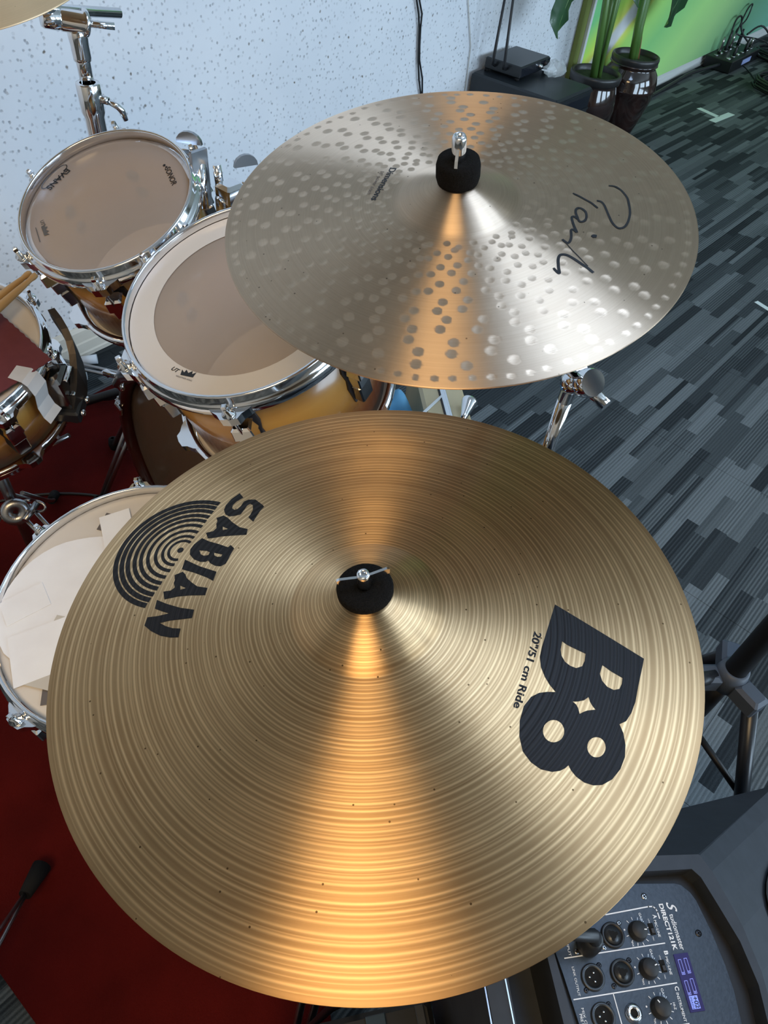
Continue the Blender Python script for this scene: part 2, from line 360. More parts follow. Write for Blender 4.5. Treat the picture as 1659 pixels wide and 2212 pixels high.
# ================================================================== cymbals
def h_ride(r):
    rb = .060
    if r < rb: return .026 + .020 * (1 - (r / rb) ** 2.2)
    return .026 * (1 - ((r - rb) / (.254 - rb)) ** 1.25)
def h_crash(r):
    rb = .0525
    if r < rb: return .015 + .017 * (1 - (r / rb) ** 1.9)
    return .015 * (1 - min(1, (r - rb) / (.2032 - rb)) ** 1.3)
def soft_profile(h, rs, rb):
    """height over radii with the bell corner rounded"""
    z = np.array([h(r) for r in rs]); k = np.exp(-((rs - rb) / .004) ** 2)
    zs = np.convolve(np.pad(z, 8, mode='edge'), np.hanning(17) / np.hanning(17).sum(), 'valid')
    return z * (1 - k) + zs * k
def bronze(name, c_lo, c_hi, rough, aniso, rings, dent=False, grime=.5):
    m, N, L, b = newmat(name); M = lambda *a: math_(N, L, *a)
    tc = nd(N, 'ShaderNodeTexCoord'); sp = nd(N, 'ShaderNodeSeparateXYZ'); L.new(tc.outputs['Object'], sp.inputs[0])
    r = M('SQRT', M('ADD', M('MULTIPLY', sp.outputs[0], sp.outputs[0]), M('MULTIPLY', sp.outputs[1], sp.outputs[1])))
    ang = M('ARCTAN2', sp.outputs[1], sp.outputs[0])
    cx = nd(N, 'ShaderNodeCombineXYZ'); L.new(M('MULTIPLY', r, rings), cx.inputs[0]); L.new(M('MULTIPLY', M('SINE', ang), .8), cx.inputs[1]); L.new(M('MULTIPLY', M('COSINE', ang), .8), cx.inputs[2])
    n1 = nd(N, 'ShaderNodeTexNoise'); n1.inputs['Scale'].default_value = 1.; n1.inputs['Detail'].default_value = 3; L.new(cx.outputs[0], n1.inputs['Vector'])
    n2 = nd(N, 'ShaderNodeTexNoise'); n2.inputs['Scale'].default_value = 14; n2.inputs['Detail'].default_value = 6; L.new(tc.outputs['Object'], n2.inputs['Vector'])
    n3 = nd(N, 'ShaderNodeTexVoronoi'); n3.inputs['Scale'].default_value = 75; L.new(tc.outputs['Object'], n3.inputs['Vector'])
    at = nd(N, 'ShaderNodeAttribute', attribute_name='groove')
    f = M('ADD', M('MULTIPLY', n1.outputs['Fac'], .35), M('MULTIPLY', n2.outputs['Fac'], grime))
    f = M('ADD', f, M('MULTIPLY', at.outputs['Fac'], 0.0 if dent else .55))
    col = ramp(N, L, f, [(.22, c_lo), (.85, c_hi)])
    mx = nd(N, 'ShaderNodeMix', data_type='RGBA'); L.new(M('LESS_THAN', n3.outputs['Distance'], .055), mx.inputs['Factor']); L.new(col, mx.inputs['A'])
    mx.inputs['B'].default_value = (*[c * .45 for c in c_lo], 1)
    L.new(mx.outputs['Result'], b.inputs['Base Color']); b.inputs['Metallic'].default_value = 1.
    tg = nd(N, 'ShaderNodeTangent', direction_type='RADIAL', axis='Z'); L.new(tg.outputs[0], b.inputs['Tangent'])
    b.inputs['Anisotropic Rotation'].default_value = .25
    if dent:
        L.new(M('MULTIPLY_ADD', at.outputs['Fac'], -aniso * .35, aniso), b.inputs['Anisotropic'])
        L.new(M('MULTIPLY_ADD', at.outputs['Fac'], -.08, rough), b.inputs['Roughness'])
    else:
        b.inputs['Anisotropic'].default_value = aniso
        L.new(M('MULTIPLY_ADD', n2.outputs['Fac'], .18, rough - .09), b.inputs['Roughness'])
    bp = nd(N, 'ShaderNodeBump'); bp.inputs['Strength'].default_value = .12; bp.inputs['Distance'].default_value = .0004
    cb = nd(N, 'ShaderNodeCombineXYZ'); L.new(M('MULTIPLY', r, 1500), cb.inputs[0]); L.new(M('MULTIPLY', ang, 2.), cb.inputs[1])
    n4 = nd(N, 'ShaderNodeTexNoise'); n4.inputs['Scale'].default_value = 1.; L.new(cb.outputs[0], n4.inputs['Vector'])
    L.new(n4.outputs['Fac'], bp.inputs['Height']); L.new(bp.outputs[0], b.inputs['Normal'])
    return m
def cymbal_mesh(name, R, hfun, rb, dr, seg, hole=.006, dz=None, groove=None, thick=.0011):
    rs = np.arange(hole, R + 1e-9, dr); rs[-1] = R; nr = len(rs); z = soft_profile(hfun, rs, rb)
    th = np.arange(seg) * 2 * PI / seg; RR, TT = np.meshgrid(rs, th, indexing='ij'); ZZ = np.repeat(z[:, None], seg, 1)
    msk = np.zeros_like(ZZ)
    if groove is not None: g, mk = groove(rs); ZZ = ZZ + g[:, None]; msk += mk[:, None]
    if dz is not None: d, mk = dz(RR, TT); ZZ = ZZ + d; msk = np.maximum(msk, mk)
    rb_ = np.linspace(R, hole, 24); zb = np.interp(rb_, rs, z) - thick * np.linspace(.9, 1, 24)
    Rb, Tb = np.meshgrid(rb_, th, indexing='ij'); Zb = np.repeat(zb[:, None], seg, 1)
    RA, TA, ZA = np.vstack([RR, Rb]), np.vstack([TT, Tb]), np.vstack([ZZ, Zb]); nt = len(RA)
    V = np.stack([RA * np.cos(TA), RA * np.sin(TA), ZA], -1).reshape(-1, 3)
    i, k = np.meshgrid(np.arange(nt), np.arange(seg), indexing='ij'); j = (i + 1) % nt; k2 = (k + 1) % seg
    F = np.stack([i * seg + k, j * seg + k, j * seg + k2, i * seg + k2], -1).reshape(-1, 4)
    me = bpy.data.meshes.new(name); me.vertices.add(len(V)); me.vertices.foreach_set('co', V.astype(np.float32).ravel())
    me.loops.add(F.size); me.loops.foreach_set('vertex_index', F.astype(np.int32).ravel())
    me.polygons.add(len(F)); me.polygons.foreach_set('loop_start', np.arange(0, F.size, 4, dtype=np.int32)); me.polygons.foreach_set('loop_total', np.full(len(F), 4, np.int32))
    me.polygons.foreach_set('use_smooth', np.ones(len(F), bool)); me.update(); me.validate()
    at = me.attributes.new('groove', 'FLOAT', 'POINT'); full = np.zeros((nt, seg), np.float32); full[:nr] = msk; at.data.foreach_set('value', full.ravel())
    return me
def ride_grooves(rs):
    g = np.zeros_like(rs); mk = np.zeros_like(rs); r = .0185; R_ = np.random.default_rng(3)
    while r < .252:
        t = (r - .02) / .234; step = .0029 + .0034 * max(0, t) ** 1.7; w = .00055 + .00035 * t
        e = np.exp(-((rs - r) / w) ** 2); amp = R_.uniform(.5, 1.)
        g += -.00011 * amp * e; mk += e * amp
        if R_.random() < .6:                                  # fine companion line
            e2 = np.exp(-((rs - r - step * .5) / .0003) ** 2); g += -.00004 * e2; mk += .5 * e2
        r += step * R_.uniform(.82, 1.18)
    return g, np.clip(mk, 0, 1)
RIDE_M = frame((-.114, .085, 1), (.257, .182, .936))
ride = thing('ride_cymbal', 'largest golden cymbal in front, ringed with lathe grooves, bold black printed emblem and letters', 'cymbal', RIDE_M)
B_RIDE = bronze('ride_bronze', (.370, .218, .100), (.82, .550, .285), .40, .97, 300, grime=.35)
link('bow', cymbal_mesh('ride_bow', .254, h_ride, .060, .0004, 200, groove=ride_grooves), B_RIDE, ride)
def ink_mat(name, ring):
    m, N, L, b = newmat(name); M = lambda *a: math_(N, L, *a)
    tc = nd(N, 'ShaderNodeTexCoord'); sp = nd(N, 'ShaderNodeSeparateXYZ'); L.new(tc.outputs['Object'], sp.inputs[0])
    r = M('SQRT', M('ADD', M('MULTIPLY', sp.outputs[0], sp.outputs[0]), M('MULTIPLY', sp.outputs[1], sp.outputs[1])))
    s = M('SINE', M('MULTIPLY', r, 2 * PI / ring))
    cx = nd(N, 'ShaderNodeCombineXYZ'); L.new(M('MULTIPLY', r, 700), cx.inputs[0])
    n = nd(N, 'ShaderNodeTexNoise'); n.inputs['Scale'].default_value = 1; L.new(cx.outputs[0], n.inputs['Vector'])
    L.new(ramp(N, L, n.outputs['Fac'], [(.4, (.004, .004, .005)), (.75, (.018, .018, .020))]), b.inputs['Base Color'])
    b.inputs['Roughness'].default_value = .48; b.inputs['Specular IOR Level'].default_value = .22
    bp = nd(N, 'ShaderNodeBump'); bp.inputs['Strength'].default_value = .4; bp.inputs['Distance'].default_value = .0004
    L.new(M('ADD', s, n.outputs['Fac']), bp.inputs['Height']); L.new(bp.outputs[0], b.inputs['Normal']); return m
INK_R = ink_mat('grooved_ink', .0052)
hr = lambda x, y: h_ride(math.hypot(x, y)); hc = lambda x, y: h_crash(math.hypot(x, y))
mm = lambda L: [(p[0] / 1000, p[1] / 1000) for p in L]
SAB = [[[[26.1,180.2],[16.8,181.0],[8.2,179.2],[3.1,175.8],[0.1,170.4],[0.2,165.2],[3.3,161.4],[7.8,157.8],[13.8,159.5],[18.7,161.3],[22.0,160.6],[21.9,156.9],[17.6,152.1],[12.2,149.6],[9.1,148.8],[7.8,140.7],[13.2,142.9],[21.6,145.8],[26.1,146.3],[27.0,148.7],[28.3,160.4],[24.8,166.0],[20.7,168.0],[14.8,165.8],[10.7,165.5],[8.5,167.5],[8.6,170.6],[11.7,173.4],[16.9,174.2],[24.0,172.6]]],[[[-1.8,170.4],[-1.7,164.5],[-3.1,156.9],[-3.6,146.2],[-1.1,138.1],[-6.3,133.9],[-13.4,143.6],[-19.8,152.0],[-23.9,155.9],[-28.3,161.1],[-24.8,167.9],[-20.0,163.7],[-15.7,164.0],[-12.4,168.3],[-9.6,169.9],[-7.5,174.1]],[[-11.4,160.5],[-10.7,153.9],[-14.3,156.8]]],[[[-30.9,166.1],[-30.0,157.6],[-27.3,147.5],[-25.2,137.0],[-22.1,137.0],[-23.0,131.3],[-27.3,129.7],[-33.5,126.7],[-38.3,124.7],[-42.8,126.5],[-44.9,131.0],[-45.6,137.3],[-44.5,140.8],[-46.7,141.7],[-49.3,145.8],[-50.7,153.0],[-49.3,160.6],[-45.1,165.1],[-39.7,166.6]],[[-41.5,156.9],[-38.2,150.5],[-37.7,146.8],[-40.6,145.5],[-43.2,148.1],[-43.8,151.8]],[[-36.0,143.2],[-33.3,135.0],[-35.6,134.2],[-37.5,136.9],[-38.0,140.3]]],[[[-55.3,159.8],[-53.0,142.8],[-48.6,124.9],[-56.5,120.1],[-57.2,127.7],[-60.0,141.4],[-63.6,153.8]]],[[[-64.9,150.8],[-65.6,146.2],[-67.3,142.6],[-67.9,134.6],[-67.9,127.5],[-64.0,118.6],[-69.8,114.7],[-77.3,125.9],[-83.6,133.8],[-92.1,141.9],[-87.7,149.0],[-83.4,144.2],[-79.3,143.6],[-77.1,148.1],[-74.4,149.9],[-71.4,154.4]],[[-75.5,141.1],[-74.3,134.6],[-78.2,137.4]]],[[[-96.1,147.0],[-93.9,136.6],[-89.8,123.2],[-84.4,111.7],[-90.4,107.1],[-96.8,114.5],[-102.6,121.3],[-108.8,126.8],[-107.9,120.1],[-105.7,113.2],[-102.2,107.4],[-108.3,102.8],[-112.5,108.8],[-116.0,116.9],[-117.8,127.4],[-117.7,136.0],[-111.4,140.2],[-105.5,133.3],[-98.5,127.1],[-100.6,133.9],[-102.5,141.6]]]]
for letter in SAB:
    V, F = fill2d([mm(l) for l in letter])
    link('letter', conform(V, F, hr, .00022, .006), INK_R, ride)
dot = Vector((-.0507, .1723)); ca, cb_ = Vector((.0064, .1848)), Vector((-.1045, .1494))
cd = (ca - cb_).normalized(); cn = Vector((-cd.y, cd.x))
if cn.dot(dot) < 0: cn = -cn
off = (ca - dot).dot(cn)
V = []; F = []
for q, rad in enumerate((.0106, .0160, .0223, .0292, .0355, .0411, .0472, .0527, .0583)):
    w = .0013 + .00012 * q; k0 = len(V); a_ = math.asin(max(-1, min(1, (off + .0012) / rad)))
    for k in range(49):
        a = a_ + (PI - 2 * a_) * k / 48
        for rr in (rad - w, rad + w):
            p = dot + (cd * math.cos(a) + cn * math.sin(a)) * rr; V.append((p.x, p.y))
    F += [(k0 + 2 * k, k0 + 2 * k + 1, k0 + 2 * k + 3, k0 + 2 * k + 2) for k in range(48)]
k0 = len(V); V += [tuple(dot + Vector((math.cos(PI * k / 10), math.sin(PI * k / 10))) * .0029) for k in range(20)]; F.append(tuple(range(k0, k0 + 20)))
link('ring_emblem', conform(V, F, hr, .00022, .006), INK_R, ride)
B8 = [[[95.1,-110.1],[100.3,-184.3],[93.5,-186.5],[77.6,-191.3],[65.0,-195.5],[55.7,-197.2],[48.0,-197.3],[42.7,-194.8],[38.9,-199.9],[32.4,-205.1],[24.8,-208.7],[15.6,-210.3],[6.1,-209.4],[-1.5,-206.1],[-5.7,-201.7],[-8.1,-196.1],[-8.3,-190.1],[-7.1,-185.5],[-5.4,-182.5],[-8.7,-181.7],[-12.3,-180.0],[-16.4,-176.3],[-19.9,-169.8],[-20.4,-162.2],[-17.9,-154.0],[-10.9,-146.6],[-1.3,-140.7],[8.9,-137.3],[17.8,-137.4],[24.2,-140.1],[28.7,-144.0],[32.9,-148.8],[34.6,-142.8],[37.5,-136.8],[42.2,-130.4],[48.5,-125.5],[56.6,-122.2],[70.8,-117.8],[82.7,-114.0]],[[70.9,-131.1],[70.8,-135.4],[72.2,-142.4],[73.9,-149.5],[68.2,-152.0],[63.1,-152.8],[58.8,-150.2],[57.4,-146.0],[57.6,-141.5],[60.1,-137.0],[63.9,-134.0]],[[74.3,-163.5],[74.2,-170.9],[75.3,-179.6],[70.7,-181.5],[66.0,-182.0],[62.5,-179.4],[61.4,-174.7],[63.0,-169.6],[66.7,-165.6]],[[45.5,-168.4],[43.0,-171.1],[41.6,-173.9],[40.7,-176.9],[36.0,-172.7],[33.1,-171.1],[30.3,-169.9],[33.3,-166.9],[34.6,-164.5],[34.8,-161.5],[37.5,-164.4],[41.2,-167.2]],[[12.6,-168.2],[10.7,-169.1],[8.6,-169.5],[6.4,-169.5],[4.4,-169.0],[2.5,-168.0],[1.0,-166.7],[0.0,-165.2],[-0.5,-163.4],[-0.5,-161.6],[0.1,-159.8],[1.2,-158.3],[2.7,-157.0],[4.6,-156.1],[6.7,-155.6],[8.9,-155.7],[11.0,-156.2],[12.9,-157.1],[14.4,-158.4],[15.5,-160.0],[16.0,-161.8],[16.0,-163.7],[15.3,-165.4],[14.2,-167.0]],[[22.0,-195.5],[20.3,-196.2],[18.4,-196.5],[16.4,-196.5],[14.6,-196.1],[13.0,-195.3],[11.7,-194.1],[10.8,-192.8],[10.4,-191.3],[10.5,-189.7],[11.1,-188.3],[12.1,-186.9],[13.5,-185.9],[15.2,-185.1],[17.1,-184.7],[19.1,-184.7],[21.0,-185.2],[22.6,-186.0],[23.9,-187.1],[24.8,-188.5],[25.3,-190.0],[25.2,-191.6],[24.5,-193.1],[23.5,-194.4]]]
V, F = fill2d([mm(l) for l in B8]); link('number_emblem', conform(V, F, hr, .00022, .006), INK_R, ride)
V, F = place_text('20"/51 cm Ride', (.0640, -.1111), (.0034, -.1321), .0054, .022); link('lettering', conform(V, F, hr, .00025, .006), INK_R, ride)

# --- crash, hammered
def crash_dents():
    P = []; R_ = np.random.default_rng(11); arms = 34
    for a in range(arms):
        base = 2 * PI * a / arms; r = .060 + .004 * (a % 2); k = 0
        while r < .186:
            zig = (.0042 if k % 2 else -.0042) * R_.uniform(.5, 1.2)
            P.append((r, base + 1.1 * (r - .06) / .13 * .30 + zig / r + R_.normal(0, .0012) / r, .0030 + .0013 * (r - .06) / .12)); r += R_.uniform(.0062, .0088) * (1 + .5 * (r - .06) / .12); k += 1
    for a in range(88): P.append((.1945 + R_.normal(0, .0006), 2 * PI * a / 88 + R_.normal(0, .006), .0027))
    return P
DENTS = crash_dents()
def dent_field(RR, TT):
    X, Y = RR * np.cos(TT), RR * np.sin(TT); D = np.zeros_like(X); Mk = np.zeros_like(X); nr, ns = X.shape; r0, dr = RR[0, 0], RR[1, 0] - RR[0, 0]
    for r, t, s in DENTS:
        i0, i1 = max(0, int((r - s * 1.6 - r0) / dr)), min(nr, int((r + s * 1.6 - r0) / dr) + 2)
        kk = np.arange(int((t - s * 1.7 / r) / (2 * PI) * ns) - 1, int((t + s * 1.7 / r) / (2 * PI) * ns) + 2) % ns
        ii = np.arange(i0, i1); sub = np.ix_(ii, kk)
        d = np.hypot(X[sub] - r * math.cos(t), Y[sub] - r * math.sin(t)) / s
        inn = np.clip((1.08 - d) / .16, 0, 1); D[sub] = np.minimum(D[sub], -.00013 * np.clip(1 - d * d, 0, 1)); Mk[sub] = np.maximum(Mk[sub], inn)
    return D, Mk
def crash_grooves(rs):
    g = np.zeros_like(rs)
    for r in np.arange(.012, .053, .0017): g -= .00006 * np.exp(-((rs - r) / .0005) ** 2)
    return g, np.zeros_like(rs)
CRASH_M = frame((-.212, -.01, 1), (.52, .328, 1.137))
crash = thing('crash_cymbal', 'hammered silvery gold cymbal behind the largest one, signed in black marker', 'cymbal', CRASH_M)
B_CRASH = bronze('crash_bronze', (.58, .425, .295), (.84, .67, .485), .40, 1.0, 900, dent=True, grime=.25)
link('bow', cymbal_mesh('crash_bow', .2032, h_crash, .0525, .0009, 660, dz=dent_field, groove=crash_grooves), B_CRASH, crash)
SIG = [[[100.8,-89.0],[103.8,-93.5],[103.3,-98.9],[100.4,-104.9],[96.0,-110.7],[88.1,-117.0],[79.7,-122.5],[72.2,-125.8],[65.0,-127.9],[59.4,-128.1],[55.9,-126.0],[55.8,-122.6],[58.5,-117.4],[63.4,-111.7],[68.6,-106.1],[73.3,-101.1],[75.7,-96.4],[74.1,-93.0]],[[68.7,-72.4],[68.9,-78.1],[68.5,-85.6],[68.1,-91.6],[66.0,-99.0]],[[41.9,-94.4],[40.1,-97.3],[41.4,-99.3],[45.2,-99.8],[49.9,-97.9],[54.2,-94.2],[55.6,-90.1],[54.5,-87.1],[51.0,-86.8],[46.8,-89.3],[41.9,-94.4],[42.2,-90.6],[39.6,-89.9],[35.3,-93.6],[30.9,-98.2],[26.8,-103.0],[27.6,-99.3],[25.5,-98.3],[21.4,-101.1],[16.8,-103.8],[12.6,-105.1],[10.3,-104.5],[10.6,-102.2],[11.2,-99.0]],[[9.2,-104.5],[6.1,-111.7],[3.6,-118.9],[0.9,-126.1],[-0.9,-131.4]],[[-21.0,-112.0],[-22.3,-115.3],[-22.6,-118.6],[-17.4,-114.4],[-10.8,-109.7],[-6.2,-108.0],[-3.1,-109.4],[-1.5,-113.2],[-1.5,-118.7],[-2.1,-125.3],[-2.7,-131.8],[-4.1,-138.5]],[[30.6,-115.3],[32.7,-116.0],[33.7,-117.9]]]
V = []; F = []
for q, st in enumerate(SIG):
    v, f = stroke2d(mm(st), (.0020, .0019, .0021, .0008, .0024, .0036)[q]); k0 = len(V); V += v; F += [tuple(i + k0 for i in t) for t in f]
INK_C = mat('marker_ink', (.006, .007, .010), .3)
link('marker_signature', conform(V, F, hc, .00025, .006), INK_C, crash)
V, F = place_text('Dimensions', (.0024, .0769), (-.0443, .0597), .0062, .012); link('lettering', conform(V, F, hc, .00025, .006), INK_C, crash)
V, F = place_text('16" power crash', (-.0067, .0806), (-.0396, .0683), .0036, 0); link('small_lettering', conform(V, F, hc, .00025, .006), grey_ink, crash)

# --- third cymbal, only its edge in the picture
C3_M = frame((-.2, -.1, 1), (.54, 1.196, 1.16))
c3 = thing('crash_cymbal', 'plain golden cymbal edge cut off by the top left corner', 'cymbal', C3_M)
link('bow', cymbal_mesh('far_bow', .2032, h_crash, .0525, .0018, 128), bronze('far_bronze', (.70, .49, .28), (.92, .69, .42), .50, .5, 700), c3)

# ================================================================== cymbal stands
def wing_nut(parent, M, s=1., turn=0.):
    g = G(); R_ = M @ Matrix.Rotation(turn, 4, 'Z')
    g.lathe([(.0023 * s, .0), (.0055 * s, 0), (.0058 * s, .004 * s), (.0050 * s, .013 * s), (.0045 * s, .0150 * s), (.0028 * s, .0152 * s), (.0027 * s, .010 * s)], 18, R_)
    for sg in (-1, 1):
        poly = [(sg * .004 * s, .004 * s), (sg * .012 * s, .006 * s), (sg * .0195 * s, .0095 * s), (sg * .0200 * s, .0140 * s), (sg * .018 * s, .0148 * s), (sg * .004 * s, .0120 * s)]
        if sg < 0: poly = poly[::-1]
        g.prism(poly, -.0011 * s, .0011 * s, R_ @ Matrix.Rotation(PI / 2, 4, 'X'))
    o = g.obj('wing_nut', chrome, parent)
    G().tube([M @ Vector((0, 0, -.02 * s)), M @ Vector((0, 0, .0125 * s))], .0022 * s, 10).obj('threaded_rod', chrome, parent)
    return o
def felt_disc(parent, M, r, h, name='felt_washer'):
    return G().lathe([(.003, 0), (r * .93, 0), (r, h * .25), (r, h * .75), (r * .93, h), (.003, h)], 32, M, close=True).obj(name, felt, parent)
def tripod_legs(parent, x, y, zhub, rad, rots, r=.0095, m=None, zlow=.10):
    for a in rots:
        c, s_ = math.cos(a), math.sin(a); t = Vector((-s_, c, 0)) * .011
        for sg in (-1, 1):
            g = G().tube([Vector((x + c * .02, y + s_ * .02, zhub)) + t * sg, Vector((x + c * rad * .45, y + s_ * rad * .45, zhub * .62)) + t * sg, Vector((x + c * rad * .96, y + s_ * rad * .96, .018)) + t * sg * .5], r * .62, 8)
            g.obj('leg', m or steel, parent)
        G().tube([(x + c * .02, y + s_ * .02, zlow), (x + c * rad * .5, y + s_ * rad * .5, zhub * .55)], r * .5, 8).obj('brace', m or steel, parent)
        G().lathe([(.004, 0), (.013, 0), (.015, .012), (.012, .032), (.004, .036)], 12, T(x + c * rad * .97, y + s_ * rad * .97, .0075)).obj('rubber_foot', rubber, parent)
# ride stand
rs = thing('cymbal_stand', 'chrome stand under the large grooved cymbal, wing nut and black felt on top', 'stand', T(.262, .178, 0)); rsi = Matrix.Identity(4)
loc = lambda st: (lambda M: st.matrix_world.inverted() @ M)
LR = loc(rs); RM = LR(RIDE_M)
felt_disc(rs, RM @ T(0, 0, .0462), .0215, .0085)
felt_disc(rs, RM @ T(0, 0, .018), .020, .006, 'lower_felt')
wing_nut(rs, RM @ T(0, 0, .0548), 1.0, math.radians(-36))
G().tube([RM @ Vector((0, 0, -.10)), RM @ Vector((0, 0, .055))], .0036, 10).obj('tilter_rod', chrome, rs)
G().lathe([(.004, -.02), (.016, -.016), (.018, 0), (.016, .016), (.004, .02)], 20, T(0, 0, .83) @ Matrix.Rotation(PI / 2, 4, 'X')).obj('tilter', chrome, rs)
G().tube([(0, 0, .20), (0, 0, .50)], .0135, 16).tube([(0, 0, .50), (0, 0, .82)], .0095, 16).obj('pole', chrome, rs)
G().lathe([(.0095, .47), (.019, .47), (.02, .50), (.019, .525), (.0095, .525)], 18).obj('collar', black, rs)
tripod_legs(rs, 0, 0, .36, .30, [math.radians(a) for a in (205, 325, 85)])
# crash stand: pole, big round boom clamp, boom with a free tail
cs = thing('boom_stand', 'chrome boom stand holding the signed hammered cymbal, leaning tube beside the dark carpet', 'stand', T(.80, .276, 0)); LC = loc(cs); CM = LC(CRASH_M)
felt_disc(cs, CM @ T(0, 0, .0315), .0185, .019); felt_disc(cs, CM @ T(0, 0, .006), .018, .006, 'lower_felt')
cs_f = bpy.data.objects[cs.children[0].name]
g = G().lathe([(.0028, 0), (.0056, 0), (.0060, .004), (.0060, .021), (.0048, .0235), (.0034, .0235), (.0030, .017)], 20, CM @ T(0, 0, .047))
for sg in (-1, 1):
    poly = [(sg * .0040, .002), (sg * .013, -.003), (sg * .0145, .001), (sg * .013, .006), (sg * .004, .0135)]
    g.prism(poly if sg > 0 else poly[::-1], -.0013, .0013, CM @ T(0, 0, .050) @ Matrix.Rotation(math.radians(28), 4, 'Z') @ Matrix.Rotation(PI / 2, 4, 'X'))
g.obj('wing_nut', chrome, cs)
G().tube([CM @ Vector((0, 0, -.05)), CM @ Vector((0, 0, .062))], .0034, 10).obj('tilter_rod', chrome, cs)
top = CM @ Vector((0, 0, -.055)); pc = Vector((-.022, -.012, .858)); tail = pc
G().tube([top, pc], .0062, 14).tube([pc, Vector((-.030, -.066, .846))], .0088, 14).obj('boom_arm', chrome, cs)
dr_ = Vector((-.35, -.72, .60)).normalized(); Q = dr_.to_track_quat('Z', 'Y').to_matrix().to_4x4()
CL = T(-.028, -.030, .862) @ Q
G().lathe([(.0, -.040), (.013, -.040), (.0165, -.036), (.0165, -.012), (.0155, -.011), (.0155, -.009), (.0165, -.008), (.0195, -.004), (.0195, .010), (.0180, .0135)], 32, CL).disc((0, 0, .0136), .0180, 32, CL).obj('boom_clamp', chrome, cs)
G().tube([(.0, .0, .80), (-.010, -.006, .852), (-.016, -.012, .868)], [.0108, .0125, .010], 16).obj('clamp_socket', chrome, cs)
G().tube([(.006, .003, .25), (.006, .003, .56)], .0155, 16).tube([(.006, .003, .56), (0, 0, .82)], .0105, 16).obj('pole', chrome, cs)
G().lathe([(.0105, .54), (.021, .54), (.022, .575), (.0105, .58)], 18, T(.006, .003, 0)).obj('collar', chrome, cs)
tripod_legs(cs, .006, .003, .34, .27, [math.radians(a) for a in (-5, 115, 240)])
# far stand by the wall
ls = thing('boom_stand', 'chrome boom stand against the speckled white wall, behind the smaller tom', 'stand', T(.731, 1.24, 0)); LL = loc(ls); C3 = LL(C3_M)
G().tube([(0, 0, .955), (0, 0, 1.036)], .0118, 18).obj('upper_tube', chrome, ls)
G().lathe([(.0135, .966), (.0195, .966), (.0205, .964), (.0205, .920), (.0175, .912), (.0175, .872), (.0165, .868)], 26).obj('collar', chrome, ls); G().tube([(0, 0, .25), (0, 0, .93)], .0165, 18).obj('lower_tube', chrome, ls)
hd = Vector((.55, -.80, -.2)).normalized(); p0 = Vector((.009, -.013, .943))
g = G().tube([p0, p0 + hd * .016], [.0075, .0065], 12).tube([p0 + hd * .016, p0 + hd * .026 + Vector((.004, -.002, -.006)), p0 + hd * .022 + Vector((.012, -.006, -.014)), p0 + hd * .022 + Vector((.016, -.008, -.030))], [.005, .0055, .0060, .0045], 10)
g.obj('wing_screw', chrome, ls)
ax = Vector((-.86, .30, .18)).normalized(); Q = ax.to_track_quat('Z', 'Y').to_matrix().to_4x4(); B = T(.003, -.004, 1.054) @ Q
G().lathe([(0, -.016), (.017, -.016), (.0205, -.013), (.0205, -.007), (.0165, -.006), (.0165, .026), (.0155, .027), (.0155, .030), (.0165, .031), (.0160, .052), (.014, .056), (0, .056)], 28, B).obj('ratchet_clamp', chrome, ls)
G().lathe([(.0122, .998), (.0145, .999), (.0150, 1.004), (.0150, 1.022), (.0160, 1.034), (.0150, 1.052), (0, 1.056)], 20).obj('clamp_socket', chrome, ls)
G().tube([Vector((.008, -.013, 1.054)), Vector((.046, -.040, 1.050))], .0055, 12).obj('wing_screw', chrome, ls)
tp = C3 @ Vector((0, 0, -.05))
G().tube([tp, Vector((-.024, .007, 1.072)), Vector((.092, .010, 1.052))], .0080, 14).obj('boom_arm', chrome, ls)
G().tube([tp, C3 @ Vector((0, 0, .05))], .0034, 8).obj('tilter_rod', chrome, ls)
felt_disc(ls, C3 @ T(0, 0, .0315), .018, .015)
tripod_legs(ls, 0, 0, .30, .20, [math.radians(a) for a in (20, 100, 170)])
# ================================================================== drums
def burst(name, depth):
    m, N, L, b = newmat(name)
    tc = nd(N, 'ShaderNodeTexCoord'); sp = nd(N, 'ShaderNodeSeparateXYZ'); L.new(tc.outputs['Object'], sp.inputs[0]); M = lambda *a: math_(N, L, *a)
    mp = nd(N, 'ShaderNodeMapping'); mp.inputs['Scale'].default_value = (9, 9, 60); L.new(tc.outputs['Object'], mp.inputs[0])
    n = nd(N, 'ShaderNodeTexNoise'); n.inputs['Scale'].default_value = 1.; n.inputs['Detail'].default_value = 5; L.new(mp.outputs[0], n.inputs['Vector'])
    t = M('ADD', M('DIVIDE', sp.outputs[2], -depth), M('MULTIPLY', M('SUBTRACT', n.outputs['Fac'], .5), .10))
    L.new(ramp(N, L, t, [(.06, (.045, .006, .003)), (.20, (.30, .13, .03)), (.36, (.46, .235, .055)), (.55, (.42, .185, .036)), (.76, (.20, .045, .008)), (.93, (.030, .005, .003))]), b.inputs['Base Color'])
    b.inputs['Roughness'].default_value = .25; b.inputs['Coat Weight'].default_value = .35; b.inputs['Coat Roughness'].default_value = .12
    return m
def skin(name, col, alpha, rough=.28):
    m, N, L, b = newmat(name)
    b.inputs['Base Color'].default_value = (*col, 1); b.inputs['Roughness'].default_value = rough
    b.inputs['Alpha'].default_value = alpha; b.inputs['Coat Weight'].default_value = .15; b.inputs['Coat Roughness'].default_value = .2
    return m
clear_skin = skin('smoky_drumhead_film', (.56, .46, .38), .58)
white_skin = skin('coated_drumhead', (.70, .63, .54), 1., .5)
damp = skin('white_damping_film', (.66, .60, .53), 1., .4)
inner = mat('maple_inside', (.30, .17, .08), .6)
gasket = mat('lug_gasket', (.02, .014, .014), .5)
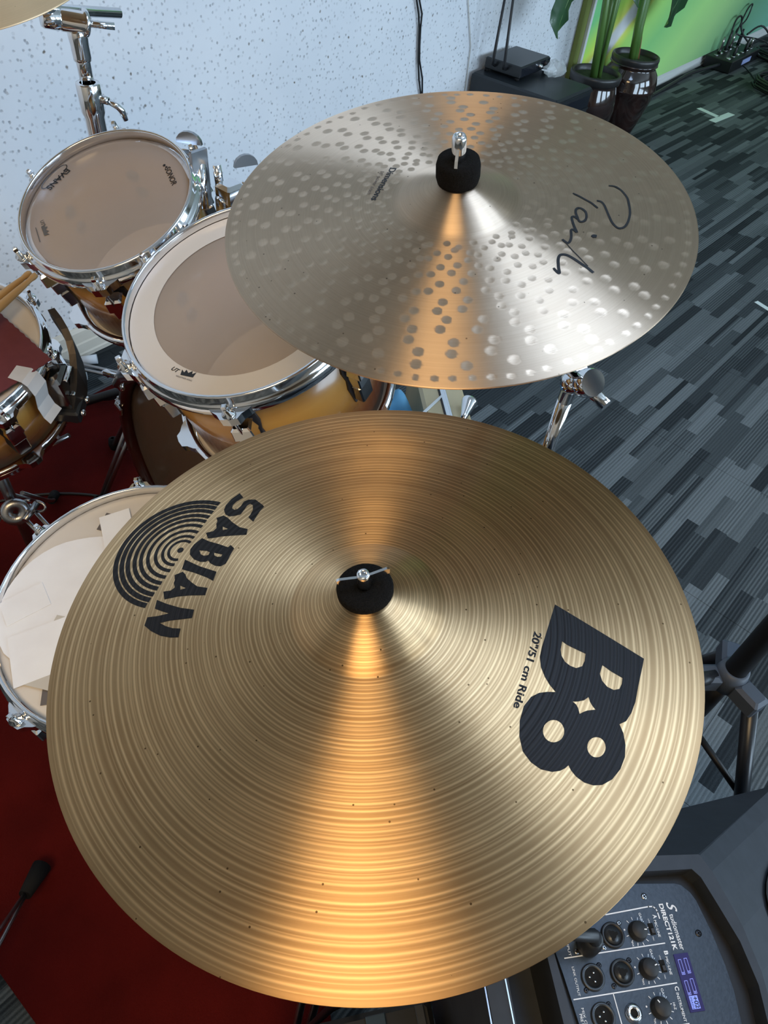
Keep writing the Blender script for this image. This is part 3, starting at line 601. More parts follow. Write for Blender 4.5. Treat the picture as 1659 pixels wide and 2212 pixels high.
def hoop(g, R, z, sg, angs):
    P = [(R - .0055, -.001), (R - .0045, .0008), (R - .0015, .0008), (R - .0002, -.001), (R, -.009), (R + .003, -.0125), (R + .0055, -.016), (R + .006, -.026), (R + .0045, -.028), (R - .004, -.028), (R - .0055, -.012)]
    g.lathe([(r, z + sg * zz) for r, zz in P], 72, close=True)
    for a in angs:
        poly = [(R - .001, -.030), (R + .006, -.024), (R + .012, -.0155), (R + .019, -.011), (R + .0205, 0), (R + .019, .011), (R + .012, .0155), (R + .006, .024), (R - .001, .030)]
        z0, z1 = sorted((z - sg * .0155, z - sg * .0285)); g.prism(poly, z0, z1, Matrix.Rotation(a, 4, 'Z'))
    return g
def drum(name, label, n, c, R, depth, lugs, phase, head_mat, spin=0., bottom=True, rods=True, lug_z=.052, short=False):
    D = thing(name, label, 'drum', frame(n, c, spin)); Rs = R - .012
    A = [phase + 2 * PI * k / lugs for k in range(lugs)]
    G().lathe([(Rs, -.014), (Rs, -depth + .014), (Rs - .007, -depth + .014), (Rs - .007, -.014)], 72, close=True).obj('shell', burst(name + '_burst', depth), D)
    G().lathe([(0, -.0105), (R * .5, -.0105), (R - .014, -.0112), (R - .006, -.0135), (R - .006, -.016)], 64).obj('drumhead', head_mat, D)
    hoop(G(), R, 0, 1, A).obj('top_hoop', chrome, D)
    hoop(G(), R, -depth, -1, A).obj('bottom_hoop', chrome, D)
    G().lathe([(0, -depth + .0105), (R - .006, -depth + .013)], 48).obj('resonant_head', damp, D)
    for a in A:
        Ra = Matrix.Rotation(a, 4, 'Z')
        g = G(); g.lathe([(0, .004), (.0045, .004), (.0045, -.004), (.0085, -.006), (.0085, -.0085), (0, -.0085)], 14, Ra @ T(R + .0125, 0, -.007)); g.tube([Ra @ Vector((R + .0125, 0, -.014)), Ra @ Vector((R + .0105, 0, -lug_z - .008))], .0026, 8)
        g.box((R + .0125, 0, -.001), (.0065, .0065, .008), Ra, bev=.001); g.obj('tension_rod', chrome, D)
        zl = -lug_z
        lg = G().box((Rs + .0135, 0, zl - .012), (.025, .030, .024), Ra, taper=.86, bev=.003)
        lg.box((Rs + .0105, 0, zl - .034), (.019, .026, .024), Ra, taper=1.0, bev=.003).obj('lug', chrome, D)
        lug = D.children[-1]
        if not short:
            G().box((Rs + .0085, 0, zl - .062), (.016, .024, .036), Ra, taper=1.05, bev=.004).obj('lug_tail', darkchrome, lug)
        gp = [(-.017, .003), (.017, .003), (.019, -.014), (.015, -.034), (.017, -.050), (.012, -.084), (-.012, -.084), (-.017, -.050), (-.015, -.034), (-.019, -.014)]
        G().prism([(p[0], p[1]) for p in gp], 0, .003, Ra @ T(Rs - .001, 0, zl) @ Matrix(((0, 0, 1, 0), (1, 0, 0, 0), (0, 1, 0, 0), (0, 0, 0, 1)))).obj('gasket', gasket, lug)
        b = G()
        for dz in (-.018, -.052): b.lathe([(0, -.006), (.004, -.006), (.0105, -.002), (.0105, 0)], 12, Ra @ T(Rs - .007, 0, zl + dz) @ Matrix.Rotation(PI / 2, 4, 'Y'))
        b.obj('lug_screw', mat('dark_steel', (.06, .06, .065), .4, 1.), lug)
    return D, Rs
rd = math.radians
tom1, _ = drum('rack_tom', 'smaller sunburst rack tom with a bare smoky head, in front of the wall', (-.441, -.075, 1), (.549, .951, .923), .135, .19, 6, rd(-136.8), clear_skin)
tom2, _ = drum('rack_tom', 'larger sunburst rack tom with a white ring around its smoky head', (-.393, .017, 1), (.523, .63, .923), .161, .22, 6, rd(-142), clear_skin)
G().lathe([(.121, -.0100), (.1545, -.0108)], 72).obj('damping_ring', damp, tom2)
floor_tom, _ = drum('floor_tom', 'floor tom with taped tissue on its white head, at the left beside the largest cymbal', (-.181, .003, 1), (.243, .57, .606), .187, .36, 8, rd(-175.4), white_skin, short=True)
snare, _ = drum('snare_drum', 'sunburst snare drum cut off at the left edge, red card lying on it', (-.188, -.138, 1), (.311, 1.187, .65), .178, .165, 8, rd(-88.5), white_skin, lug_z=.045)
flat = lambda z: (lambda x, y: z)
def headprint(parent, s, a, b, cap, bold, m, z=-.0100, shear=0., name='lettering'):
    V, F = place_text(s, (a[0] / 1000, a[1] / 1000), (b[0] / 1000, b[1] / 1000), cap, bold, shear); return link(name, conform(V, F, flat(z), 0), m, parent)
# oval maker's badge on the smaller tom
e0, e1 = Vector((.0135, .1156)), Vector((-.0406, .1122)); ec = (e0 + e1) / 2; ex = (e1 - e0) / 2; ey = Vector((-ex.y, ex.x)).normalized() * .0098
if ey.y > 0: ey = -ey
V = []; F = []
for k in range(48):
    a = 2 * PI * k / 48
    for s_ in (1., .84): p = ec + ex * math.cos(a) * (s_ if s_ == 1 else .945) + ey * math.sin(a) * s_; V.append((p.x, p.y))
F = [(2 * k, 2 * k + 1, 2 * ((k + 1) % 48) + 1, 2 * ((k + 1) % 48)) for k in range(48)]
link('oval_badge', conform(V, F, flat(-.0100), 0), ink, tom1)
headprint(tom1, 'EVANS', (8.5, 110.8), (-36., 108.2), .0105, .02, ink)
headprint(tom1, 'SONOR', (95., -27.), (78., -62.), .0085, .012, ink)
G().disc((.0990, -.0215, -.0100), .0022).disc((.0985, -.027, -.0100), .0018).obj('dots', ink, tom1)
def crown(parent, base0, base1, up, z, m):
    b0, b1 = Vector(base0) / 1000, Vector(base1) / 1000; e = b1 - b0; u = Vector((-e.y, e.x)).normalized() * up
    if u.dot(-b0) < 0: u = -u
    pts = [(0, 0), (1, 0), (1.08, .9), (.82, .5), (.75, 1.), (.5, .55), (.25, 1.), (.18, .5), (-.08, .9)]
    V = [tuple(b0 + e * p[0] + u * p[1]) for p in pts]
    v, f = fill2d([V]); link('crown_mark', conform(v, f, flat(z), 0), m, parent)
crown(tom1, (-89, 54), (-97, 36), .009, -.0100, grey_ink)
headprint(tom1, 'UT', (-83., 64.), (-87.5, 55.), .0055, .02, grey_ink)
V = [(-.0955, .0605), (-.0945, .0600), (-.1080, .0320), (-.1090, .0325)]; link('rule_line', conform(V, [(0, 1, 2, 3)], flat(-.0100), 0), grey_ink, tom1)
crown(tom2, (-131, -16), (-125, -33), .009, -.0098, ink)
headprint(tom2, 'UT', (-132, 1.), (-131, -11), .0055, .02, ink, -.0098, .3)
headprint(tom2, 'WEATHER KING', (-136, -12), (-130, -36), .0022, 0, grey_ink, -.0098)
# bass drum, batter side to the left
BM = Matrix(((0, 0, -.9976, .576), (-1, 0, .07, .880), (0, 1, 0, .292), (0, 0, 0, 1))); BM = frame((-.9976, .07, 0), (.576, .880, .2975))
bd = thing('bass_drum', 'big bass drum lying on its side with dark wooden hoops, under the two toms', 'drum', BM)
bdep = .33; Rb = .272
def bass_shell():
    m = burst('bass_burst', bdep); return m
G().lathe([(Rb, -.03), (Rb, -bdep + .03), (Rb - .008, -bdep + .03), (Rb - .008, -.03)], 96, close=True).obj('shell', bass_shell(), bd)
brown_skin = skin('brown_drumhead', (.115, .082, .060), .92, .22)
G().lathe([(0, -.016), (.255, -.016), (.270, -.020), (.274, -.026)], 80).obj('batter_head', brown_skin, bd)
hoopwood = noisy('dark_hoop_lacquer', (.020, .004, .003), (.040, .008, .006), 12, .3, 0, 0, .6)
G().lathe([(.274, 0), (.288, 0), (.289, -.002), (.289, -.040), (.274, -.041)], 96, close=True).obj('batter_hoop', hoopwood, bd)
G().lathe([(.274, -bdep), (.288, -bdep), (.289, -bdep + .002), (.289, -bdep + .040), (.274, -bdep + .041)], 96, close=True).obj('front_hoop', hoopwood, bd)
G().lathe([(.2895, -bdep + .014), (.2902, -bdep + .014), (.2902, -bdep + .026), (.2895, -bdep + .026)], 96, close=True).obj('hoop_inlay', mat('hoop_inlay_black', (.006, .006, .006), .3), bd)
G().lathe([(0, -bdep + .012), (.274, -bdep + .016)], 64).obj('front_head', mat('black_drumhead', (.015, .015, .016), .3), bd)
for k in range(8):
    a = 2 * PI * k / 8 + rd(28); Ra = Matrix.Rotation(a, 4, 'Z')
    for z0, sg in ((0, -1), (-bdep, 1)):
        g = G().box((.290, 0, z0 + sg * .016), (.012, .024, .042), Ra, bev=.003).box((.281, 0, z0 - sg * .004), (.024, .022, .007), Ra, bev=.002)
        g.tube([Ra @ Vector((.303, 0, z0 + sg * .002)), Ra @ Vector((.303, 0, z0 + sg * .11))], .003, 8); g.box((.300, 0, z0 + sg * .022), (.014, .014, .03), Ra, bev=.002); g.obj('claw_hook', chrome, bd)
    g = G().box((Rb + .013, 0, -bdep / 2), (.028, .028, .085), Ra, bev=.005).obj('lug', chrome, bd)
    G().box((Rb + .001, 0, -bdep / 2), (.006, .036, .11), Ra, bev=.002).obj('gasket', gasket, g)
# tom holder between the toms
th = thing('tom_holder', 'chrome double tom holder with wing bolts, between the two rack toms', 'holder', T(.70, .80, .55))
def lp(x, y, z): return Vector((x - .70, y - .80, z - .55))
G().tube([lp(.70, .80, .555), lp(.70, .81, .90)], .013, 16).obj('post', chrome, th)
g = G().box(lp(.692, .838, .928), (.036, .032, .030), bev=.005).lathe([(0, -.02), (.018, -.02), (.020, -.014), (.020, .014), (.018, .02), (0, .02)], 20, T(*lp(.690, .842, .905))); g.obj('clamp_block', chrome, th)
G().tube([lp(.690, .860, .930), lp(.690, .863, .962)], .0065, 12).obj('key_bolt', chrome, th)
G().box(lp(.672, .880, .940), (.030, .006, .085), T(0, 0, 0), bev=.0015).obj('bracket_plate', steel, th)
G().tube([lp(.685, .905, .975), lp(.676, .884, .957), lp(.655, .862, .905)], [.005, .009, .010], 12).obj('bracket_arm', chrome, th)
for (x, y, z), (dx, dy) in (((.690, .922, .974), (-.5, .87)), ((.728, .842, .957), (.9, -.3))):
    P = [lp(x, y, z) + Vector((dx * .020 * math.cos(a), dy * .020 * math.cos(a), .017 * math.sin(a))) for a in [PI * k / 8 for k in range(9)]]
    nrm = Vector((dy, -dx, 0)) * .003; n_ = len(P)
    G().add([p + nrm for p in P] + [p - nrm for p in P], [tuple(range(n_)), tuple(range(2 * n_ - 1, n_ - 1, -1))] + [(k, n_ + k, n_ + (k + 1) % n_, (k + 1) % n_) for k in range(n_)]).obj('wing_bolt', steel, th)
G().tube([lp(.712, .836, .935), lp(.735, .812, .925), lp(.72, .74, .875), lp(.69, .69, .86)], .0065, 12).obj('tom_rod', chrome, th)
G().tube([lp(.690, .84, .92), lp(.70, .88, .86), lp(.67, .93, .82)], .0065, 12).obj('tom_rod', chrome, th)
# floor tom legs
for a in (35, 150, 268):
    FM = frame((-.181, .003, 1), (.243, .57, .606)); p = FM @ Vector((.200 * math.cos(rd(a)), .200 * math.sin(rd(a)), -.16)); q = Vector((p.x + .03 * math.cos(rd(a)), p.y + .03 * math.sin(rd(a)), .03))
    I = FM.inverted(); G().tube([I @ (p + Vector((0, 0, .10))), I @ p, I @ Vector((p.x, p.y, .12)), I @ q], .0055, 10).obj('leg', chrome, floor_tom)
    G().tube([I @ Vector((q.x, q.y, .008)), I @ Vector((q.x, q.y, .035))], [.012, .009], 12).obj('rubber_foot', rubber, floor_tom)
    G().box((.195 * math.cos(rd(a)), .195 * math.sin(rd(a)), -.16), (.04, .04, .06), bev=.004).obj('leg_bracket', chrome, floor_tom)
# things lying on the floor tom head
FM = frame((-.181, .003, 1), (.243, .57, .606))
paper = noisy('tissue_paper', (.82, .80, .79), (.88, .87, .86), 18, .85, .25); tape = noisy('clear_tape', (.52, .47, .40), (.60, .55, .47), 14, .35)
G().prism([(-.052 + .106 * math.cos(2 * PI * k / 40) * (1 + .02 * math.sin(5 * k)), .052 + .109 * math.sin(2 * PI * k / 40)) for k in range(40)], -.0088, -.0080).obj('paper_pad', paper)
pp = bpy.data.objects['paper_pad']; pp.matrix_world = FM; tag(pp, 'round white tissue pad taped on the floor tom head', 'paper')
def strip(p, q, w, z, label, m=tape, nm='tape_strip'):
    p, q = Vector(p) / 1000, Vector(q) / 1000; d = (q - p).normalized(); nrm = Vector((-d.y, d.x)) * w / 2
    o = G().prism([tuple(p - nrm), tuple(q - nrm), tuple(q + nrm), tuple(p + nrm)], z, z + .0006).obj(nm, m); o.matrix_world = FM; return tag(o, label, 'tape', 'tape strips on the floor tom')
strip((-160, 50), (60, -60), .075, -.0076, 'wide white tape across the near side of the tissue pad', paper)
strip((-128, 118), (-70, 100), .040, -.0074, 'short tape strip at the left edge of the tissue pad', paper)
strip((72, 135), (10, 20), .044, -.0074, 'tape strip running from the far rim over the tissue pad', paper)
strip((-158, -4), (-70, 40), .046, -.0078, 'pale crinkled tape near the chrome lug of the floor tom', tape)
grey = mat('grey_print', (.13, .11, .10), .6)
for (x0, y0), (x1, y1), w in (((52, 140), (72, 96), .03), ((-162, 34), (-146, 22), .022), ((-158, -16), (-120, -50), .03)):
    d = Vector((x1 - x0, y1 - y0)) / 1000; nrm = Vector((-d.y, d.x)).normalized() * w / 2; p = Vector((x0, y0)) / 1000
    o = G().prism([tuple(p - nrm), tuple(p + d - nrm), tuple(p + d + nrm), tuple(p + nrm)], -.0105, -.0098).obj('printed_patch', grey, floor_tom)
# snare fittings
SM = frame((-.188, -.138, 1), (.311, 1.187, .65))
V = []
g = G(); pts = []
for k in range(9):
    t = k / 8; a = rd(-19 - 40 * t); rr = .196 + .014 * math.sin(PI * t); pts.append((rr * math.cos(a), rr * math.sin(a), -.005 - .125 * t))
for w0, w1, z_ in ((.018, .010, 0),):
    P = [Vector(p) for p in pts]; n_ = len(P); VV = []
    for i, p in enumerate(P):
        o_ = Vector((p.x, p.y, 0)).normalized(); wd = .026 * math.sin(PI * (i + .7) / (n_ + .6)) + .006
        VV += [p - Vector((0, 0, wd)) , p - Vector((0, 0, wd)) + o_ * .012, p + Vector((0, 0, wd)) + o_ * .012, p + Vector((0, 0, wd))]
    FF = [(i * 4 + k, i * 4 + (k + 1) % 4, (i + 1) * 4 + (k + 1) % 4, (i + 1) * 4 + k) for i in range(n_ - 1) for k in range(4)] + [(3, 2, 1, 0), tuple(range(4 * n_ - 4, 4 * n_))]
    g.add(VV, FF)
g.obj('strainer_lever', mat('worn_black_metal', (.045, .038, .034), .4, .7), snare)
Ra = Matrix.Rotation(rd(-50), 4, 'Z')
G().box((.186, 0, -.075), (.040, .055, .075), Ra, taper=.9, bev=.006).obj('strainer_body', darkchrome, snare)
G().box((.192, -.012, -.122), (.050, .052, .028), Ra, bev=.004).obj('strainer_clamp', black, snare)
for dy in (-.026, .004): G().lathe([(0, .0), (.006, 0), (.007, .004), (.005, .007), (0, .008)], 12, Ra @ T(.218, dy, -.118) @ Matrix.Rotation(PI / 2, 4, 'Y')).obj('screw', chrome, snare)
for zz in (-.045, -.085): G().box((.210, .004, zz), (.008, .034, .006), Ra, bev=.0015).obj('slide_bar', chrome, snare)
# paper strap hanging over the snare rim
P = []; w = rd(6.2)
for rr, z, da in ((.150, .004, 0), (.176, .0045, 0), (.1845, -.002, 0), (.192, -.022, -.5), (.186, -.055, -1.5), (.190, -.078, -2.), (.199, -.090, -2.)):
    for s_ in (-1, 1): a = rd(-64.5 + da) + w * s_ * .85; P.append(Vector((rr * math.cos(a), rr * math.sin(a), z)))
P2 = [p + Vector((p.x, p.y, .1)).normalized() * .0008 for p in P]; n_ = len(P)
g = G().add(P + P2, [(2 * i, 2 * i + 1, 2 * i + 3, 2 * i + 2) for i in range(n_ // 2 - 1)] + [(n_ + 2 * i, n_ + 2 * i + 2, n_ + 2 * i + 3, n_ + 2 * i + 1) for i in range(n_ // 2 - 1)])
o = g.obj('paper_strap', noisy('grey_paper', (.50, .48, .47), (.58, .56, .54), 20, .8)); o.matrix_world = SM; tag(o, 'pale paper strap folded over the rim of the snare drum', 'strap')
# red card with a pinked edge
zig = [(.126, -.158 + .208 * k / 26) for k in range(27)]; zig = [(x - (.0016 if k % 2 else 0), y) for k, (x, y) in enumerate(zig)]
bot = [(.126 - .30 * k / 34, -.158 + (.0016 if k % 2 else 0)) for k in range(35)]
o = G().prism(bot[::-1] + zig[1:] + [(-.174, .05)], .0012, .0030).obj('red_card', noisy('red_card_board', (.125, .020, .022), (.145, .026, .028), 60, .75)); o.matrix_world = SM
tag(o, 'dark red card with a zigzag cut edge lying on the snare drum', 'card')
# drum sticks
wood = noisy('hickory', (.48, .28, .10), (.62, .40, .17), 30, .5, .1, stretch=(1, 1, .08))
def stick(tip, butt, label):
    tip, butt = Vector(tip), Vector(butt); d = (butt - tip).normalized(); L_ = .40
    Q = d.to_track_quat('Z', 'Y').to_matrix().to_4x4(); Q.translation = tip
    o = G().lathe([(0, 0), (.0035, .0005), (.0052, .004), (.0055, .010), (.0048, .015), (.0042, .019), (.0058, .05), (.0072, .10), (.0074, .38), (.0060, .397), (0, .40)], 16).obj('drum_stick', wood); o.matrix_world = Q
    return tag(o, label, 'drum stick', 'drum sticks on the snare drum')
stick((.5165, 1.1948, .712), (.1351, 1.0857, .668), 'upper drum stick, its tip reaching past the snare drum towards the white wall')
stick((.5207, 1.1827, .712), (.1474, 1.0446, .672), 'lower drum stick, its tip reaching past the snare drum nearest the red card')

# snare stand under the snare
ss = thing('snare_stand', 'dark chrome snare stand with a winged screw, on the red rug', 'stand', T(.330, 1.20, 0))
G().tube([(0, 0, .06), (0, 0, .44)], .012, 14).obj('pole', steel, ss)
G().lathe([(.006, -.008), (.026, -.008), (.030, 0), (.026, .008), (.006, .008)], 24, T(-.012, -.035, .25) @ Matrix.Rotation(rd(60), 4, 'X') @ Matrix.Rotation(rd(-20), 4, 'Y'), close=True).obj('tilt_wheel', steel, ss)
M_ = T(.004, -.058, .25) @ Matrix.Rotation(rd(35), 4, 'Z')
G().tube([M_ @ Vector((-.02, 0, 0)), M_ @ Vector((.030, -.004, 0))], [.006, .0075], 12).obj('wing_screw', steel, ss)
for sg in (-1, 1):
    P = [M_ @ Vector((.022 + .006 * math.cos(a), sg * (.006 + .020 * math.sin(a)), .010 * math.cos(a))) for a in [PI * k / 8 / 1. for k in range(9)]]
    G().tube(P, .003, 8).obj('wing', steel, ss)
for a, rad in ((50, .23), (170, .22), (285, .22)):
    c, s_ = math.cos(rd(a)), math.sin(rd(a)); t = Vector((-s_, c, 0))
    for sg in (-1, 1): G().tube([Vector((c * .03, s_ * .03, .24)) + t * .013 * sg, Vector((c * rad * .6, s_ * rad * .6, .10)) + t * .013 * sg, Vector((c * rad * .82, s_ * rad * .82, .045)) + t * .008 * sg, Vector((c * rad * .93, s_ * rad * .93, .026)) + t * .003 * sg], .0048, 8).obj('leg', steel, ss)
    G().tube([(c * rad * .86, s_ * rad * .86, .036), (c * rad * 1.02, s_ * rad * 1.02, .0195)], [.011, .0125], 12).obj('rubber_foot', rubber, ss)
for a in (60, 180, 300):
    c, s_ = math.cos(rd(a)), math.sin(rd(a)); G().tube([(0, 0, .42), (c * .12, s_ * .12, .43), (c * .17 + .02, s_ * .17 + .01, .458)], .005, 8).obj('basket_arm', steel, ss)
# ================================================================== powered speaker lying on its grille, rear panel up
SC = .76                                                     # panel drawn at 1.0, built at true size
def SP(a, b, z=0.): return Vector((.4264 + SC * (.742 * a - .670 * b), -.1503 + SC * (-.670 * a - .742 * b), .66 + SC * z))
SI = Vector((.45, -.30, .32)); sp = thing('loudspeaker', 'black powered loudspeaker lying face down, rear panel with knobs and sockets facing up', 'speaker', T(*SI))
sl = lambda a, b, z=0.: SP(a / 1000, b / 1000, z) - SI
cab = noisy('cabinet_paint', (.017, .021, .028), (.024, .029, .038), 60, .55, .05)
outer = [(-328, -27), (-2, 0), (0, 1.5), (7.9, 22.7), (14.5, 58), (19.1, 91), (19.6, 141), (13.6, 178), (-6, 250), (-30, 330), (-330, 330)]
inner_ = [(-239.6, 1.2), (-82.5, 12.6), (-19.2, 16.8), (-10.8, 28.1), (-3, 59.9), (7.7, 106), (9, 153), (1.5, 191), (-20, 262), (-233, 262), (-233.7, 162)]
panel = [(-236, 6), (-38.6, 26.6), (-30.3, 29.7), (-21.4, 39.8), (-17.4, 49.9), (-12.8, 86.5), (-11.3, 125), (-12.7, 153), (-19.4, 189), (-38, 250), (-219, 250), (-219.8, 164), (-224, 110)]
def ringfaces(g, A, B, za, zb):
    """wall between two outlines of equal length"""
    n = len(A); V = [sl(*p, za) for p in A] + [sl(*p, zb) for p in B]; g.add(V, [(k, (k + 1) % n, n + (k + 1) % n, n + k) for k in range(n)])
def outline_face(g, loops, z):
    V, F = fill2d([[(p[0], p[1]) for p in l] for l in loops]); g.add([sl(v[0], v[1], z) for v in V], F)
def flare(p, s):
    return p
outer_w = [SP(p[0] / 1000, p[1] / 1000) for p in outer]
Qc = Vector((.769, -.256, .36)); Pc = outer_w[1]
base = [Vector((.262, .045, .36)), Qc, Qc + Vector((.003, -.003, 0))] + [Qc + (Vector((w.x, w.y, .36)) - Vector((Pc.x, Pc.y, .36))) * 1.3 + Vector((.002, -.002, 0)) for w in outer_w[3:8]] + [Vector((.50, -.62, .36)), Vector((.30, -.60, .36)), Vector((.066, -.185, .36))]
base = [p - SI for p in base]
recess = [(-300, 88), (-246, 84), (-246, 262), (-305, 262)]
g = G(); nb = len(base); low = [Vector((p.x, p.y, .001)) for p in base]
g.add([w - SI for w in outer_w] + base + low, [(k, (k + 1) % nb, nb + (k + 1) % nb, nb + k) for k in range(nb)] + [(nb + k, nb + (k + 1) % nb, 2 * nb + (k + 1) % nb, 2 * nb + k) for k in range(nb)])
V, F = fill2d([[(p.x, p.y) for p in base]]); g.add([(v[0], v[1], .001) for v in V], F)
outline_face(g, [outer, inner_, recess], 0)
ringfaces(g, recess, recess, 0, -.09); outline_face(g, [recess], -.09)
ringfaces(g, inner_, inner_, 0, -.030)
g.obj('cabinet', cab, sp)
g = G(); rimA = [(p[0] * 1., p[1]) for p in inner_]
outline_face(g, [inner_], -.030); g.obj('panel_surround', mat('black_gasket', (.010, .010, .011), .5), sp)
g = G(); panm = noisy('panel_paint', (.020, .032, .052), (.031, .047, .072), 260, .42, .08)
V, F = fill2d([panel]); n_ = len(V); g.add([sl(v[0], v[1], -.024) for v in V], F); ringfaces(g, panel, panel, -.024, -.030); g.obj('rear_panel', panm, sp)
ZP = -.0238
G().box((0, 0, 0), (.05, .007, .005), T(*sl(-314, 120, .001)), bev=.001)
for x0 in (-304.5, -331):
    g = G(); A = [(x0, 60), (x0 + 1.6, 60), (x0 - 1, 262), (x0 - 2.6, 262)]; g.add([sl(*p, .0012) for p in A] + [sl(*p, 0) for p in A], [(0, 1, 2, 3), (0, 4, 5, 1), (1, 5, 6, 2), (2, 6, 7, 3), (3, 7, 4, 0)]); g.obj('edge_strip', steel, sp)
def pm(a, b, z=ZP): return T(*sl(a, b, z)) @ Matrix.Rotation(rd(-42.1), 4, 'Z') @ Matrix.Scale(SC, 4)
def cross_screw(a, b, r, m, nm='screw'):
    o = G().lathe([(0, .0004), (r * .5, .0009), (r, .0003), (r, -.0004)], 16, pm(a, b)).obj(nm, m, sp)
    g = G()
    for q in (.4, 1.97): g.box((0, 0, .0011), (r * 1.1, r * .26, .0005), pm(a, b) @ Matrix.Rotation(q, 4, 'Z'))
    g.obj('cross_slot', rubber, o)
cross_screw(-87, 37, .0042, steel); cross_screw(-31, 87.4, .0042, mat('dark_steel', (.06, .06, .065), .4, 1.))
for a, b in ((-133, 63.6), (-162, 88), (-135, 105.4), (-164, 129.7), (-175.5, 106), (-200.3, 129.6), (-177.3, 147), (-199.4, 88.3)): cross_screw(a, b, .0032, steel if b < 100 else mat('dark_steel', (.06, .06, .065), .4, 1.))
for a, b in ((-146.8, 76.1), (-149, 117.3)):
    o = G().lathe([(.0152, 0), (.0152, .0030), (.0142, .0042), (.0122, .0042), (.0115, .001), (.0104, .001)], 32, pm(a, b)).obj('combo_socket', black, sp)
    G().lathe([(.0104, .001), (.0104, .0032), (0, .0032)], 32, pm(a, b)).obj('insert', mat('grey_socket', (.05, .055, .06), .35, .6), o)
    g = G().disc((0, 0, .0034), .0046, 16, pm(a, b))
    for q in (.2, 2.3, 4.4): g.disc((.0052 * math.cos(q), .0052 * math.sin(q), .00345), .0021, 10, pm(a, b))
    g.obj('contact_opening', mat('deep_black', (.001, .001, .001), .9), o)
for a, b in ((-187.8, 117.5), (-188.6, 158.1)):
    o = G().lathe([(.0150, 0), (.0150, .0022), (.0138, .0030), (.0112, .0030), (.0110, .0006), (0, .0006)], 32, pm(a, b)).obj('output_socket', mat('grey_socket', (.05, .055, .06), .35, .6), sp)
    G().disc((0, 0, .0008), .0109, 24, pm(a, b)).obj('socket_well', mat('deep_black', (.001, .001, .001), .9), o)
    for q in (1.2, 3.0, 4.9): G().lathe([(.0014, .0008), (.0014, .0022), (.0008, .0028), (0, .0029)], 10, pm(a, b) @ T(.0048 * math.cos(q), .0048 * math.sin(q), 0)).obj('contact_pin', chrome, o)
knobm = mat('knob_rubber', (.014, .015, .017), .6)
for (a, b), ang in zip(((-112.1, 75.6), (-113.7, 117.3), (-114.6, 158.6)), (-.1, .25, 2.1)):
    K = pm(a, b)
    o = G().lathe([(.0118, 0), (.0120, .002), (.0104, .010), (.0098, .0112), (0, .0114)], 36, K).obj('gain_knob', knobm, sp)
    G().box((.0072, 0, .0116), (.0034, .0012, .0004), K @ Matrix.Rotation(ang, 4, 'Z')).obj('pointer', whiteprint, o)
    g = G()
    for q in range(11):
        t = -2.55 + 5.1 * q / 10 - .35; ln = .0034
        g.box((.0150, 0, .0002), (ln, .0008, .0002), K @ Matrix.Rotation(t, 4, 'Z'))
    g.disc((-.0150 * 1.16 * math.cos(.35), .0150 * 1.16 * math.sin(.35) * .6, .0002), .0011, 10, K); g.obj('scale_marks', whiteprint, sp)
g = G().lathe([(.0108, 0), (.0108, .0012), (.0092, .0022), (.0092, .0040), (.0074, .0052), (.0050, .0046), (.0046, .0)], 30, pm(-149.8, 159.6)); o = g.obj('jack_socket', chrome, sp)
G().disc((0, 0, .0012), .0047, 16, pm(-149.8, 159.6)).obj('jack_hole', mat('deep_black', (.001, .001, .001), .9), o)
for a, b in ((-91.8, 75.4), (-93.4, 116.9)):
    o = G().box((0, 0, .0004), (.0070, .0135, .0014), pm(a, b), bev=.0004).obj('slide_switch', mat('deep_black', (.001, .001, .001), .9), sp)
    G().box((0, -.0022, .0018), (.0044, .0060, .0018), pm(a, b), bev=.0004).obj('switch_cap', mat('brown_black', (.02, .014, .010), .5), o)
def line_(pts, w, nm='printed_line'):
    g = G()
    for p, q in zip(pts[:-1], pts[1:]):
        p, q = Vector(p), Vector(q); d = (q - p).normalized(); n = Vector((-d.y, d.x)) * w / 2
        g.add([sl(*(p - n - d * w / 2), ZP + .0002), sl(*(q - n + d * w / 2), ZP + .0002), sl(*(q + n + d * w / 2), ZP + .0002), sl(*(p + n - d * w / 2), ZP + .0002)], [(0, 1, 2, 3)])
    return g.obj(nm, whiteprint, sp)
line_([(-205, 56), (-148.6, 52.2), (-86, 49.6), (-80, 50.2), (-77, 53), (-76.2, 57), (-76.3, 64.5)], 1.5); line_([(-217, 93.4), (-80.8, 92.8)], 1.3); line_([(-218.8, 137), (-83, 136.2)], 1.3); line_([(-167.8, 137.6), (-168.4, 205)], 1.2); line_([(-150, 178), (-85, 178)], 1.3)
def ptxt(s, p, q, cap, bold=.0, shear=0., m=whiteprint, z=.0003, nm='lettering'):
    # the lettering's top points to +a: mirror-safe placement in panel coordinates
    V, F = text_geo(s, bold, shear); xs = [v[0] for v in V]; x0, x1 = min(xs), max(xs); o = Vector(p); e = Vector(q) - o; up = Vector((e.y, -e.x)).normalized() * cap
    P = [o + e * ((v[0] - x0) / (x1 - x0)) + up * (v[1] / .70) for v in V]
    return G().add([sl(p_.x, p_.y, ZP + z) for p_ in P], F).obj(nm, m, sp)
ptxt('S', (-60.5, 47.5), (-60.5, 60), 12, .01, .45); ptxt('tudiomaster', (-61.5, 61.5), (-63.0, 103), 6.4, .012)
ptxt('DIRECT121K', (-70.8, 48.2), (-72.4, 102.3), 5.6, .035)
ptxt('A', (-84.2, 59.5), (-84.5, 64), 5, .03); ptxt('MIC-LINE', (-85.2, 66), (-86.2, 85.4), 3.2, .01)
ptxt('B', (-85.6, 101), (-85.9, 105.6), 5, .03); ptxt('MIC-LINE', (-86.6, 107.4), (-87.8, 127), 3.2, .01)
